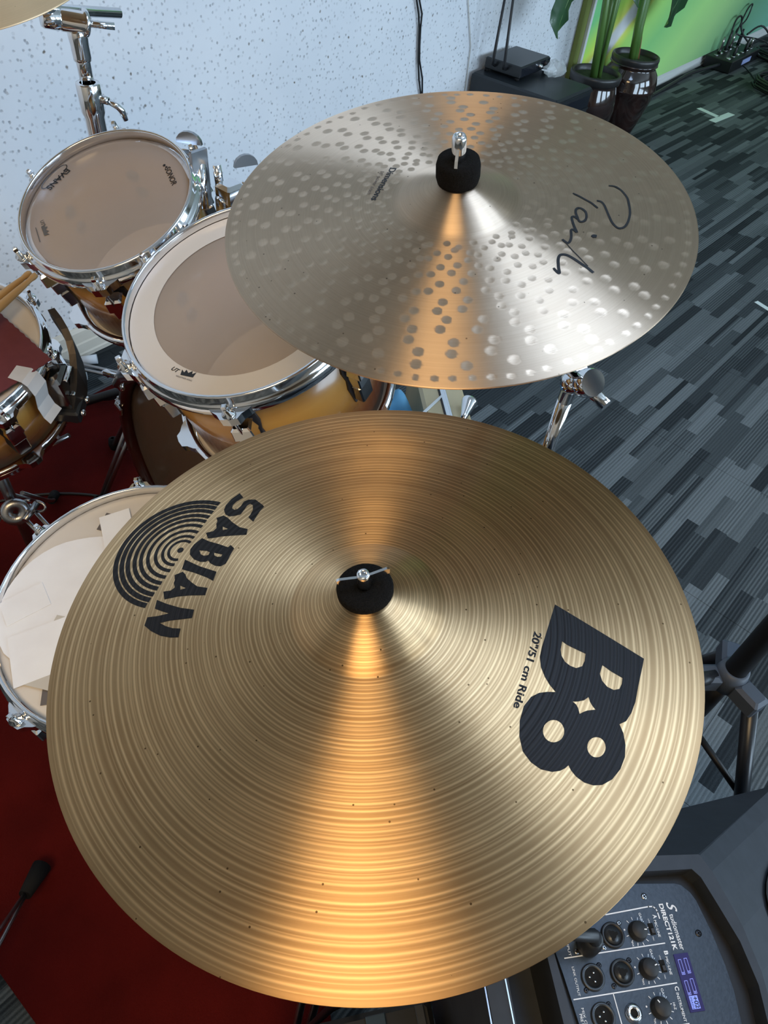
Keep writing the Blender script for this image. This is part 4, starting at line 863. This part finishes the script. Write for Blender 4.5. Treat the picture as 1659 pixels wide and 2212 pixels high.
ptxt('C', (-87.4, 139.4), (-87.7, 144), 5, .03); ptxt('INSTRUMENT', (-88.2, 146), (-90, 175.6), 3.4, .01)
for p, q in (((-102.6, 55.2), (-103.1, 66.4)), ((-103.9, 96.8), (-105, 108.3)), ((-105.9, 139.3), (-106.4, 150.4))): ptxt('GAIN', p, q, 3., .01)
ptxt('HI-Z', (-96.6, 155.2), (-97.2, 162.4), 2.8, .015); ptxt('LINK OUTPUT', (-211, 103.5), (-212.5, 134.4), 3., .0); ptxt('MIX OUT', (-212.8, 146.5), (-213.2, 171.2), 3.2, .0); ptxt('PRE DSP', (-217, 152), (-217.2, 170), 3.2, .01); ptxt('INPUT', (-210.2, 74), (-210.6, 92), 3., .0)
for a, b in ((-124, 91.5), (-126, 133.2), (-127, 174.6)): ptxt('MAX', (a, b - 6), (a - .6, b), 2.2, .01)
for a, b in ((-98.6, 63.5), (-100, 105)): ptxt('LINE', (a + 6, b), (a + 5.8, b + 5), 1.6)
for a, b in ((-94.5, 83), (-96, 125)): ptxt('MIC', (a, b + 1), (a - .2, b + 5.5), 1.6)
L_ = [(-74.8, 106.4), (-55.4, 106.6), (-59.4, 168), (-78.3, 167.8)]
g = G(); g.add([sl(*p, ZP + .0016) for p in L_] + [sl(*p, ZP) for p in L_], [(0, 1, 2, 3), (0, 4, 5, 1), (1, 5, 6, 2), (2, 6, 7, 3), (3, 7, 4, 0)]); dsp = g.obj('display', mat('display_glass', (.010, .009, .030), .45, 0, 0, ((.05, .04, .22), .30), 0, .2), sp)
glow = mat('display_pixels', (.1, .1, .3), .4, 0, 0, ((.30, .36, 1.0), .55)); glow2 = mat('display_field', (.1, .1, .3), .4, 0, 0, ((.24, .34, 1.0), .62))
def dpt(u, v): # u across the display (0 left .. 1 right side), v along its length
    p = [Vector(q) for q in L_]; return (p[0] * (1 - u) + p[1] * u) * (1 - v) + (p[3] * (1 - u) + p[2] * u) * v
g = G()
def dquad(u0, v0, u1, v1, z): g.add([sl(*dpt(u0, v0), z), sl(*dpt(u1, v0), z), sl(*dpt(u1, v1), z), sl(*dpt(u0, v1), z)], [(0, 1, 2, 3)])
for u0, v0, v1 in ((.16, .10, .36), (.58, .09, .35), (.16, .47, .71), (.58, .45, .70)):
    u1 = u0 + .20
    for q in (u0, u1): dquad(q, v0, q + .028, v1, ZP + .0019)
    for q in (v0, v1, v1 - .035): dquad(u0, q, u1 + .028, q + .010, ZP + .0019)
    dquad(u0 + .06, v1 - .02, u0 + .16, v1 - .008, ZP + .0019)
g.obj('level_bars', glow, dsp)
g = G(); dquad(.16, .735, .74, .955, ZP + .0019); g.obj('value_field', glow2, dsp)
dk = mat('display_dark', (.01, .01, .06), .4)
a0, a1 = dpt(.42, .75), dpt(.42, .945); ptxt('+02', tuple(a0), tuple(a1), 5.2, .03, 0, dk, .0022); a0, a1 = dpt(.20, .76), dpt(.20, .945); ptxt('MAIN', tuple(a0), tuple(a1), 2.6, .0, 0, dk, .0022)
for o in list(sp.children)[-2:]:
    if o.name.startswith('lettering'): o.parent = dsp
# grip recess in the slanted side
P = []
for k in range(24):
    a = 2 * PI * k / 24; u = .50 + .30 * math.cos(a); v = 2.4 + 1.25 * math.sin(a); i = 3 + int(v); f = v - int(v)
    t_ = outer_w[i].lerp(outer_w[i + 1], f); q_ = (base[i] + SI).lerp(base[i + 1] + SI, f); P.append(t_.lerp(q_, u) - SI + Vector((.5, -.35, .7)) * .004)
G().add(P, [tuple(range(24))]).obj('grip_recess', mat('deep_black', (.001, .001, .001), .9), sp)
# plugged cable
pl_ = thing('plug_cable', 'black cable plug pushed into the loudspeaker panel beside the top left socket', 'cable', T(*SP(-.184, .083, ZP)))
pv = SP(-.184, .083, ZP)
QM = (Vector((-.03, .04, 1)).normalized()).to_track_quat('Z', 'Y').to_matrix().to_4x4()
G().lathe([(.0, 0), (.0105, 0), (.0112, .004), (.0110, .018), (.0088, .021), (.0082, .030), (0, .031)], 24, QM).obj('connector', black, pl_)
tipv = QM @ Vector((0, 0, .028))
G().tube([tipv, tipv + Vector((-.002, .003, .012)), tipv + Vector((-.026, .030, .022)), tipv + Vector((-.075, .075, .01)), tipv + Vector((-.12, .12, -.05)), tipv + Vector((-.17, .17, -.30)), tipv + Vector((-.20, .20, -.58))], [.0075, .0062, .0055, .005, .005, .005, .005], 12).obj('cord', black, pl_)

# low equipment case left of the loudspeaker
def boxthing(name, label, cat, c, d, rz, m, bev=.006):
    t = thing(name, label, cat, T(*c) @ Matrix.Rotation(rz, 4, 'Z')); G().box((0, 0, d[2] / 2), d, bev=bev).obj('case', m, t); return t
ec = boxthing('equipment_case', 'low black case with pale ridged strips, under the front rim of the largest cymbal', 'case', (.010, -.072, 0), (.20, .30, .46), rd(-38), mat('case_black', (.010, .011, .013), .45))
for k, (x, w, m_) in enumerate(((-.088, .012, cab), (-.045, .010, mat('worn_print', (.20, .20, .22), .6)), (.035, .022, mat('blue_grey_strip', (.028, .05, .075), .35)), (.085, .010, cab))):
    G().box((x, 0, .4625), (w, .29, .005), bev=.001).obj('raised_strip', m_, ec)
for k in range(9): G().box((-.062 + (k % 2) * .006, .02 + .012 * k, .4615), (.003, .005, .003)).obj('rivet', mat('worn_print', (.20, .20, .22), .6), ec)  # small pale ticks added in place of illegible lettering

sc_ = boxthing('flight_case', 'black case standing under the loudspeaker', 'case', (.45, -.38, 0), (.32, .28, .318), rd(-42), mat('case_black', (.010, .011, .013), .45))
# ================================================================== black tripod stand at the right
ts = thing('tripod_stand', 'black tripod speaker stand with thick pole leaning out at the right edge', 'stand', T(.860, -.122, 0))
matte = mat('matte_black_tube', (.004, .004, .005), .5); collar_ = mat('grey_plastic', (.055, .068, .090), .5)
G().lathe([(0, .435), (.0155, .435), (.0175, .440), (.0175, 1.9), (0, 1.9)], 24).obj('pole', matte, ts)
G().lathe([(.0178, .40), (.025, .40), (.0255, .43), (.022, .446), (.0178, .446)], 24).obj('hub', collar_, ts)
G().lathe([(0, .30), (.014, .30), (.0145, .40), (0, .40)], 16).obj('inner_tube', matte, ts)
for a in (-110, 132, 20):
    c, s_ = math.cos(rd(a)), math.sin(rd(a)); Ra = Matrix.Rotation(rd(a), 4, 'Z')
    br = G().box((.042, 0, .415), (.046, .034, .038), Ra, bev=.006).obj('leg_bracket', collar_, ts)
    G().tube([(c * .050, s_ * .050, .410), (c * .235, s_ * .235, .03)], .0125, 14).obj('leg', mat('leg_black', (.010, .012, .015), .3), ts)
    G().tube([(c * .012, s_ * .012, .25), (c * .135, s_ * .135, .225)], .006, 10).obj('brace', matte, ts)
    G().tube([(c * .23, s_ * .23, .040), (c * .245, s_ * .245, .016)], [.016, .0165], 12).obj('rubber_foot', rubber, ts)
G().lathe([(.0146, .235), (.024, .235), (.026, .25), (.024, .265), (.0146, .265)], 18).obj('sliding_collar', collar_, ts)
G().tube([Vector((-.02, .02, .425)), Vector((-.060, .045, .425))], [.011, .014], 12).obj('lock_knob', black, ts)

# ================================================================== jars with plants
glaze = noisy('brown_glaze', (.010, .006, .006), (.030, .014, .011), 16, .13, 0, 0, .9)
lipm = noisy('dull_rim_glaze', (.020, .020, .021), (.034, .032, .030), 20, .35)
def jar(label, c, prof, zs, rs):
    t = thing('jar', label, 'jar', T(*c)); G().lathe(prof, 48).obj('body', glaze, t)
    G().lathe([(rs - .016, zs - .03), (rs - .014, zs - .002), (rs - .008, zs + .002), (rs, zs - .001), (rs + .002, zs - .012), (rs - .002, zs - .038), (rs - .010, zs - .040)], 48).obj('rim', lipm, t)
    G().lathe([(0, zs - .020), (rs - .013, zs - .024)], 32).obj('moss_plug', noisy('moss', (.018, .032, .012), (.045, .075, .025), 60, .95, .6), t); return t
jar('tall brown glazed jar with a collared neck, right one by the green backdrop', (4.10, 1.655, 0), [(0, .002), (.085, 0), (.092, .01), (.120, .10), (.143, .19), (.147, .225), (.151, .230), (.147, .238), (.145, .265), (.134, .300), (.118, .322), (.114, .332), (.124, .339), (.122, .345), (.108, .346)], .375, .121)
jar('brown glazed jar with a wide flat rim, left one beside the black amplifier', (3.755, 1.690, 0), [(0, .002), (.075, 0), (.082, .01), (.110, .07), (.130, .15), (.134, .20), (.128, .25), (.116, .292), (.112, .305), (.116, .315), (.10, .318)], .347, .126)
leafm = noisy('leaf_green', (.012, .050, .016), (.022, .085, .028), 8, .38, 0, 0, .2); stalkm = noisy('stalk_green', (.055, .14, .025), (.12, .22, .05), 8, .45, 0, 0, .1, (3, 3, .4)); huskm = noisy('stalk_brown', (.10, .06, .03), (.20, .13, .06), 12, .7)
def leaf(parent, root, tip, width, droop, up=(0, 0, 1), fold=.25):
    root, tip = Vector(root), Vector(tip); d = tip - root; w = d.cross(Vector(up)).normalized(); nrm = w.cross(d).normalized(); n = 12; V = []; F = []
    for i in range(n + 1):
        t = i / n; p = root + d * t + nrm * (droop * 4 * t * (1 - t)); ww = width * (math.sin(PI * min(1, t * .97 + .02) ** 1.35)) ** .65
        wav = .012 * math.sin(i * 1.9)
        for s_ in (-1, -.5, 0, .5, 1): V.append(p + w * ww * s_ + nrm * (abs(s_) * ww * fold + wav * abs(s_)))
    for i in range(n):
        for k in range(4): F.append((i * 5 + k, i * 5 + k + 1, i * 5 + 6 + k, i * 5 + 5 + k))
    V2 = [v - nrm * .0012 for v in V]; m_ = len(V)
    g = G().add(V + V2, F + [tuple(q + m_ for q in f[::-1]) for f in F], True); o = g.obj('leaf', leafm, parent)
    G().tube([root + d * t + nrm * (droop * 4 * t * (1 - t) + .001) for t in (0, .25, .5, .75, .97)], [.004, .0035, .003, .002, .001], 6).obj('midrib', stalkm, o)
pa = thing('potted_plant', 'artificial plant with several straight green stalks in the left jar', 'plant', T(3.755, 1.690, .322)); P0 = Vector((3.755, 1.690, .322))
for (dx, dy), (ex, ey, ez), r, m_ in (((-.020, .0), (-.105, .02, .50), .019, stalkm), ((.012, -.006), (-.02, -.02, .52), .014, stalkm), ((.030, .012), (.03, .05, .50), .013, stalkm), ((.0, -.02), (-.055, -.02, .46), .010, stalkm)):
    G().tube([(dx, dy, .0), (dx + (ex - dx) * .5, dy + (ey - dy) * .45, ez * .5), (ex, ey, ez)], [r, r * .9, r * .8], 12).obj('stalk', m_, pa)
G().tube([(-.092, .018, .40), (-.125, .02, .62)], [.024, .028], 12).obj('husk', huskm, pa); G().tube([(.020, .035, .37), (.05, .05, .60)], [.018, .024], 12).obj('husk', huskm, pa)
leaf(pa, Vector((3.30, 1.60, .93)) - P0, Vector((3.115, 1.62, .600)) - P0, .095, .025, (0, 1, 0))
G().tube([(-.10, .02, .50), (-.28, -.02, .72), Vector((3.30, 1.60, .93)) - P0], [.010, .007, .004], 8).obj('leaf_stalk', stalkm, pa)
pb = thing('potted_plant', 'artificial plant with one thick stalk in the right jar, broad leaf tip above', 'plant', T(4.10, 1.655, .35)); P0 = Vector((4.10, 1.655, .35))
G().tube([(.005, .012, .0), (.0, .03, .14), (.005, .045, .30), (.03, .05, .55)], [.024, .024, .028, .032], 14).obj('stalk', stalkm, pb)
G().tube([(-.012, .012, .0), (-.02, .03, .16), (-.045, .045, .50)], [.014, .016, .016], 12).obj('stalk', stalkm, pb)
G().tube([(.018, .0, .0), (.030, .018, .09), (.040, .030, .14)], [.014, .010, .002], 8).obj('husk', noisy('red_brown_husk', (.16, .05, .02), (.28, .10, .04), 12, .7), pb)
leaf(pb, Vector((4.70, 1.58, .83)) - P0, Vector((4.235, 1.60, .525)) - P0, .21, .03, (0, 1, .2), .1)
leaf(pb, Vector((3.86, 1.59, .92)) - P0, Vector((3.805, 1.60, .625)) - P0, .06, .02, (0, 1, 0))
G().tube([(.03, .05, .50), (.35, .0, .62), Vector((4.70, 1.58, .83)) - P0], [.014, .010, .006], 8).obj('leaf_stalk', stalkm, pb); G().tube([(.0, .045, .48), (-.16, -.02, .66), Vector((3.86, 1.59, .92)) - P0], [.012, .008, .005], 8).obj('leaf_stalk', stalkm, pb)

# ================================================================== amplifier, receiver, wires, boxes by the wall
gloss = mat('satin_black_metal', (.012, .015, .019), .32)
am = thing('amplifier', 'large black amplifier box against the white wall, carrying a smaller black unit', 'amplifier', T(3.028, 1.640, 0))
G().box((0, 0, .2285), (.295, .425, .457), bev=.008).obj('case', mat('amp_black', (.012, .016, .020), .38), am)
for z in (.442, .375, .30): G().box((0, -.214, z), (.29, .006, .008), bev=.001).obj('front_groove', gloss, am)
G().box((.0, -.2125, .405), (.28, .004, .05), bev=.001).obj('front_panel', mat('front_gloss', (.010, .012, .018), .15), am)
rc = thing('wireless_receiver', 'small flat black unit with two aerials on top of the amplifier', 'receiver', T(3.066, 1.748, .459) @ Matrix.Rotation(rd(2), 4, 'Z'))
G().box((0, 0, .029), (.245, .175, .044), bev=.004).obj('case', mat('receiver_black', (.016, .019, .022), .35), rc)
G().box((.0, -.089, .030), (.24, .004, .034), bev=.001).obj('front_panel', mat('front_gloss', (.010, .012, .018), .15), rc)
for x, r in ((.03, .008), (.085, .014)): G().lathe([(0, .016), (r, .015), (r * 1.05, 0)], 18, T(x, -.090, .030) @ Matrix.Rotation(PI / 2, 4, 'X')).obj('dial', chrome if x < .05 else black, rc)
for x, y in ((-.12, -.075), (.12, -.075), (-.12, .075), (.12, .075)): G().lathe([(0, 0), (.010, 0), (.010, .008), (0, .008)], 12, T(x, y, 0)).obj('foot', rubber, rc)
for (x, y, z), (ex, ez) in (((-.150, .035, .06), (-.12, .36)), ((-.150, -.02, .055), (-.165, .36))): G().tube([(-.128, y, .03), (x, y, z - .02), (x, y, z), (ex, y + .01, ez)], [.006, .006, .0065, .0045], 10).obj('aerial', black, rc)
o = G()
rb = np.random.default_rng(5)
V = []; F = []
for i in range(7):
    for k in range(12):
        r = .040 * math.sin(PI * (i + .5) / 7) * (1 + .35 * rb.uniform(-1, 1)); V.append((r * math.cos(2 * PI * k / 12) * 1.2, r * math.sin(2 * PI * k / 12), .028 * (1 - math.cos(PI * i / 6)) * (1 + .25 * rb.uniform(-1, 1))))
for i in range(6):
    for k in range(12): F.append((i * 12 + k, i * 12 + (k + 1) % 12, i * 12 + 12 + (k + 1) % 12, i * 12 + 12 + k))
bagm = mat('clear_film', (.75, .80, .80), .18); bagm.node_tree.nodes['Principled BSDF'].inputs['Alpha'].default_value = .35
ob = o.add(V, F, False).obj('plastic_bag', bagm); ob.location = (3.125, 1.60, .459); tag(ob, 'crumpled clear plastic bag on the amplifier beside the left jar', 'bag')
wc = thing('hanging_cord', 'black twin cord hanging straight down the white wall', 'cord', T(2.5, 1.858, .5)); q = Vector((2.5, 1.858, .5))
for dx in (-1, 1):
    P = [(2.44 + .004 * dx, .98), (2.452 + .006 * dx, .85), (2.464 + .008 * dx, .756), (2.486 + .010 * dx, .711), (2.492 + .004 * dx, .667), (2.499 + .003 * dx, .606), (2.506 + .004 * dx, .559), (2.530 + .011 * dx, .49), (2.548 + .004 * dx, .43), (2.56 + .004 * dx, .30), (2.60, .10 + .01 * dx), (2.62, .008)]
    G().tube([Vector((x, 1.858, z)) - q for x, z in P], .0034, 8).obj('cord_strand', black, wc)
g = G().tube([(2.70, 1.862, .95), (2.86, 1.8625, .55), (2.88, 1.8625, .12)], .0022, 6).obj('wall_wire', mat('off_white_wire', (.55, .54, .50), .5)); tag(g, 'thin off white wire running down the wall by the aerials', 'wire')
# stage box with plugs
sb = thing('stage_box', 'black cable breakout box crammed with plugs, on the floor by the backdrop', 'junction box', T(6.00, 1.735, 0))
G().box((0, 0, .036), (.52, .19, .072), bev=.005).obj('case', mat('box_black', (.006, .007, .008), .4), sb)
for i in range(6):
    for j in range(2):
        G().lathe([(0, .0), (.016, 0), (.016, .005), (.010, .006), (.010, .002), (0, .002)], 14, T(-.21 + .082 * i, -.045 + .09 * j, .0715)).obj('socket', steel if (i + j) % 2 else chrome, sb)
for i, (x, y, h) in enumerate(((-.17, .045, .10), (-.12, -.045, .06), (-.05, .045, .12), (.03, .045, .09), (.10, -.045, .07), (.17, .04, .10), (.20, -.04, .06))): G().lathe([(0, 0), (.011, 0), (.012, .02), (.010, h * .7), (.006, h), (0, h)], 12, T(x, y, .075)).obj('plug', black if i % 3 else darkchrome, sb)
G().box((.03, -.0965, .036), (.16, .003, .030)).obj('badge', mat('pale_blue_badge', (.30, .36, .62), .5), sb)
def cable(label, pts, r, name='cable', grp=None, m=black):
    q = Vector(pts[0]); Q = []
    P = [Vector(p) for p in pts]
    for i in range(len(P) - 1):
        a, b, c, d = P[max(i - 1, 0)], P[i], P[i + 1], P[min(i + 2, len(P) - 1)]
        for k in range(6):
            t = k / 6; Q.append(.5 * ((2 * b) + (c - a) * t + (2 * a - 5 * b + 4 * c - d) * t * t + (3 * b - a - 3 * c + d) * t ** 3) - q)
    Q.append(P[-1] - q)
    for v in Q: v.z = max(v.z, r - q.z + .0005)
    o = G().tube(Q, r, 8).obj(name, m); o.location = q; return tag(o, label, 'cable', grp)
cable('thick black cable running along the foot of the green backdrop', [(4.55, 1.76, .011), (4.92, 1.775, .011), (5.2, 1.790, .011), (5.45, 1.790, .02), (5.735, 1.72, .04)], .0105)
cable('cable arching in a tall loop over the breakout box', [(5.95, 1.78, .14), (6.00, 1.80, .24), (6.10, 1.80, .25), (6.14, 1.76, .15), (6.3, 1.6, .012), (6.2, 1.4, .008), (5.9, 1.38, .008)], .006)
cable('cable making a narrow standing loop above the breakout box', [(6.05, 1.78, .15), (6.16, 1.80, .28), (6.27, 1.81, .30), (6.23, 1.80, .22), (6.06, 1.78, .16), (6.35, 1.65, .10), (6.45, 1.5, .008)], .005)
cable('cable drooping from the breakout box down to the coil', [(6.17, 1.74, .15), (6.35, 1.70, .18), (6.30, 1.52, .05), (6.0, 1.45, .008), (5.75, 1.42, .008), (5.65, 1.40, .008)], .006)
cable('thin cable from the breakout box front towards the coil', [(5.96, 1.63, .02), (5.90, 1.55, .006), (5.78, 1.47, .006), (5.70, 1.42, .006)], .004)
for lab, (x, y), R_, n_, seed in (('round coil of black cable on the floor at the right edge', (5.72, 1.22), .21, 7, 1), ('coil of black cable behind the breakout box', (6.45, 1.52), .20, 5, 2)):
    r_ = np.random.default_rng(seed); P = []
    for k in range(n_ * 14): a = 2 * PI * k / 14; rr = R_ * (1 + .10 * math.sin(a * .37 + seed)) + r_.normal(0, .006); P.append((x + rr * math.cos(a) + .02 * math.sin(k * .13), y + rr * math.sin(a), .010 + .009 * (k / 14) + .003 * math.sin(a * 3)))
    q = Vector((x, y, 0)); o = G().tube([Vector(p) - q for p in P], .0075, 7).obj('cable_coil', black); o.location = q; tag(o, lab, 'cable')
# floor tape marks
tapem = mat('white_floor_tape', (.66, .72, .70), .6)
t = thing('tape_mark', 'white T shaped tape mark on the grey carpet near the coil', 'tape mark', T(4.87, 1.335, .0003)); q = Vector((4.87, 1.335, 0))
def bar(parent, a, b, w):
    a, b = Vector((*a, 0)) - q, Vector((*b, 0)) - q; d = (b - a).normalized(); n = Vector((-d.y, d.x, 0)) * w / 2; g = G(); V = [a - n, b - n, b + n, a + n]
    return g.add([v + Vector((0, 0, .0006)) for v in V] + [v for v in V], [(0, 1, 2, 3), (7, 6, 5, 4), (0, 4, 5, 1), (1, 5, 6, 2), (2, 6, 7, 3), (3, 7, 4, 0)]).obj('tape_strip', tapem, parent)
bar(t, (4.755, 1.345), (4.992, 1.318), .045); bar(t, (4.905, 1.495), (4.862, 1.352), .040)
q = Vector((2.92, .35, 0)); t2 = thing('tape_mark', 'short white tape strip on the carpet at the right edge', 'tape mark', T(2.92, .35, .0003)); bar(t2, (2.94, .402), (2.885, .235), .022)

# ================================================================== things in front of the bass drum
dw = thing('wooden_drum', 'pale wooden drum shell with chrome fittings, glimpsed between the two near cymbals', 'drum', T(1.30, .70, 0) @ Matrix.Rotation(rd(-49), 4, 'Z'))
maple = noisy('pale_maple', (.46, .36, .20), (.56, .45, .27), 9, .4, 0, 0, .3, (1, 1, .15))
G().box((.02, -.060, .125), (.42, .118, .25), bev=.008).obj('shell', maple, dw)
G().box((.02, -.060, .252), (.40, .012, .006), bev=.002).box((.02, -.066, .2535), (.40, .006, .010), bev=.002).obj('chrome_rail', chrome, dw)
G().box((.02, -.052, .2508), (.40, .006, .003)).obj('rail_gasket', gasket, dw)
G().box((0, 0, 0), (.125, .008, .003), T(-.005, -.022, .2512) @ Matrix.Rotation(rd(-42), 4, 'Z'), bev=.001).obj('white_strip', mat('white_strip', (.72, .72, .70), .5), dw)
Q = T(-.075, -.090, .268) @ Vector((.85, -.40, .20)).normalized().to_track_quat('Z', 'Y').to_matrix().to_4x4()
G().lathe([(0, -.01), (.006, -.01), (.010, .01), (.019, .045), (.021, .052), (.021, .058), (.017, .061), (0, .060)], 20, Q).obj('chrome_cone', chrome, dw)
dw.matrix_world = T(1.304, .696, 0) @ Matrix.Rotation(rd(47), 4, 'Z') @ T(0, .119, 0)
bl = noisy('blue_cloth', (.050, .19, .33), (.16, .38, .55), 7, .85, .3)
n = 34; V = []; F = []
for i in range(n):
    for k in range(n):
        u, v = i / (n - 1), k / (n - 1); e = (math.sin(PI * u) * math.sin(PI * v)) ** .45
        V.append((1.03 + .27 * u, .74 + .27 * v, .008 + (.245 + .022 * math.sin(17 * u + 3 * math.sin(5 * v)) + .012 * math.sin(23 * v + 8 * u)) * e))
F = [(i * n + k, (i + 1) * n + k, (i + 1) * n + k + 1, i * n + k + 1) for i in range(n - 1) for k in range(n - 1)]
o = G().add(V, F, True).obj('blue_towel', bl); q = Vector((1.165, .875, 0)); o.data.transform(Matrix.Translation(-q)); o.location = q
tag(o, 'light blue crumpled towel on the floor in front of the bass drum', 'towel')
# low stand base between snare and wall
sbs = thing('stand_base', 'low stand base with flat double bars and white feet by the skirting', 'stand', T(.80, 1.68, 0)); q = Vector((.80, 1.68, 0))
for dz in (0, .022): G().tube([Vector((.765 + dz * .9, 1.80 + dz * .2, .062)) - q, Vector((.905 + dz * .9, 1.52 + dz * .2, .062)) - q], .0055, 8).obj('flat_bar', steel, sbs)
G().box(Vector((.845, 1.655, .062)) - q, (.020, .03, .012), bev=.002).obj('bar_rivet', chrome, sbs)
for x, y in ((.872, 1.808), (.803, 1.762)): G().tube([Vector((x - .02, y + .012, .016)) - q, Vector((x + .022, y - .016, .016)) - q], [.013, .015], 12).obj('white_foot', whitepad, sbs)
G().tube([Vector((.62, 1.60, .075)) - q, Vector((.80, 1.505, .11)) - q, Vector((.86, 1.47, .11)) - q], .012, 12).obj('black_tube', matte, sbs)
G().tube([Vector((.64, 1.72, .03)) - q, Vector((.80, 1.60, .03)) - q, Vector((.90, 1.55, .03)) - q], .011, 12).obj('black_tube', matte, sbs)
# hoop clamp of the bass drum (parts of the drum)
BI = BM.inverted()
bp = lambda x, y, z: BI @ Vector((x, y, z))
P = [bp(.548, 1.045, .53), bp(.552, 1.015, .566), bp(.560, .975, .590), bp(.566, .935, .598), bp(.575, .91, .588)]
G().tube(P, [.010, .016, .017, .016, .010], 12).obj('hoop_clamp', mat('satin_alloy', (.45, .47, .52), .25, 1.), bd)
G().tube([bp(.535, 1.06, .555), bp(.552, 1.02, .555)], .005, 10).lathe([(0, -.004), (.010, -.004), (.012, 0), (.010, .004), (0, .004)], 14, T(*bp(.545, 1.03, .535)) ).obj('clamp_screw', chrome, bd)
# kick pedal posts by the batter head
kp = thing('kick_pedal', 'kick pedal with two thin upright posts on the red rug before the bass drum', 'pedal', T(.46, .93, .007))
G().box((-.07, -.02, .006), (.30, .09, .010), bev=.003).obj('base_plate', steel, kp)
for dy in (-.035, .035): G().tube([(.03, dy, .01), (.035, dy, .24)], .007, 12).obj('post', steel, kp)
G().tube([(.035, -.045, .235), (.035, .045, .235)], .006, 10).obj('axle', chrome, kp)
G().box((-.08, -.0, .045), (.26, .075, .008), Matrix.Rotation(rd(-9), 4, 'Y'), bev=.002).obj('footboard', darkchrome, kp)
cable('thin dark cord lying across the red rug beside the bass drum', [(.30, 1.50, .010), (.45, 1.42, .010), (.56, 1.30, .010), (.60, 1.15, .010)], .0035)
# seat stand at the lower left, only one leg in the picture
st = thing('seat_tripod', 'seat tripod leg with a black rubber foot on the red rug, lower left corner', 'stand', T(-.45, .36, 0)); q = Vector((-.45, .36, 0))
G().tube([(0, 0, .12), (0, 0, .46)], .014, 14).obj('pole', steel, st)
for k, a in enumerate((math.atan2(.259, .416), math.atan2(.259, .416) + 2.1, math.atan2(.259, .416) - 2.1)):
    c, s_ = math.cos(a), math.sin(a); R0 = .468
    for sg in (-1, 1): G().tube([Vector((c * .02, s_ * .02, .30 + .03 * sg)), Vector((c * R0 * .7, s_ * R0 * .7, .085 + .022 * sg)), Vector((c * R0 * .97, s_ * R0 * .97, .036))], .0035, 8).obj('leg', steel, st)
    G().tube([(c * R0 * .93, s_ * R0 * .93, .042), (c * R0 * 1.04, s_ * R0 * 1.04, .0245)], [.011, .0165], 14).obj('rubber_foot', rubber, st)
G().lathe([(0, 0), (.15, 0), (.16, .02), (.155, .06), (.10, .075), (0, .075)], 32, T(0, 0, .46)).obj('seat', black, st)
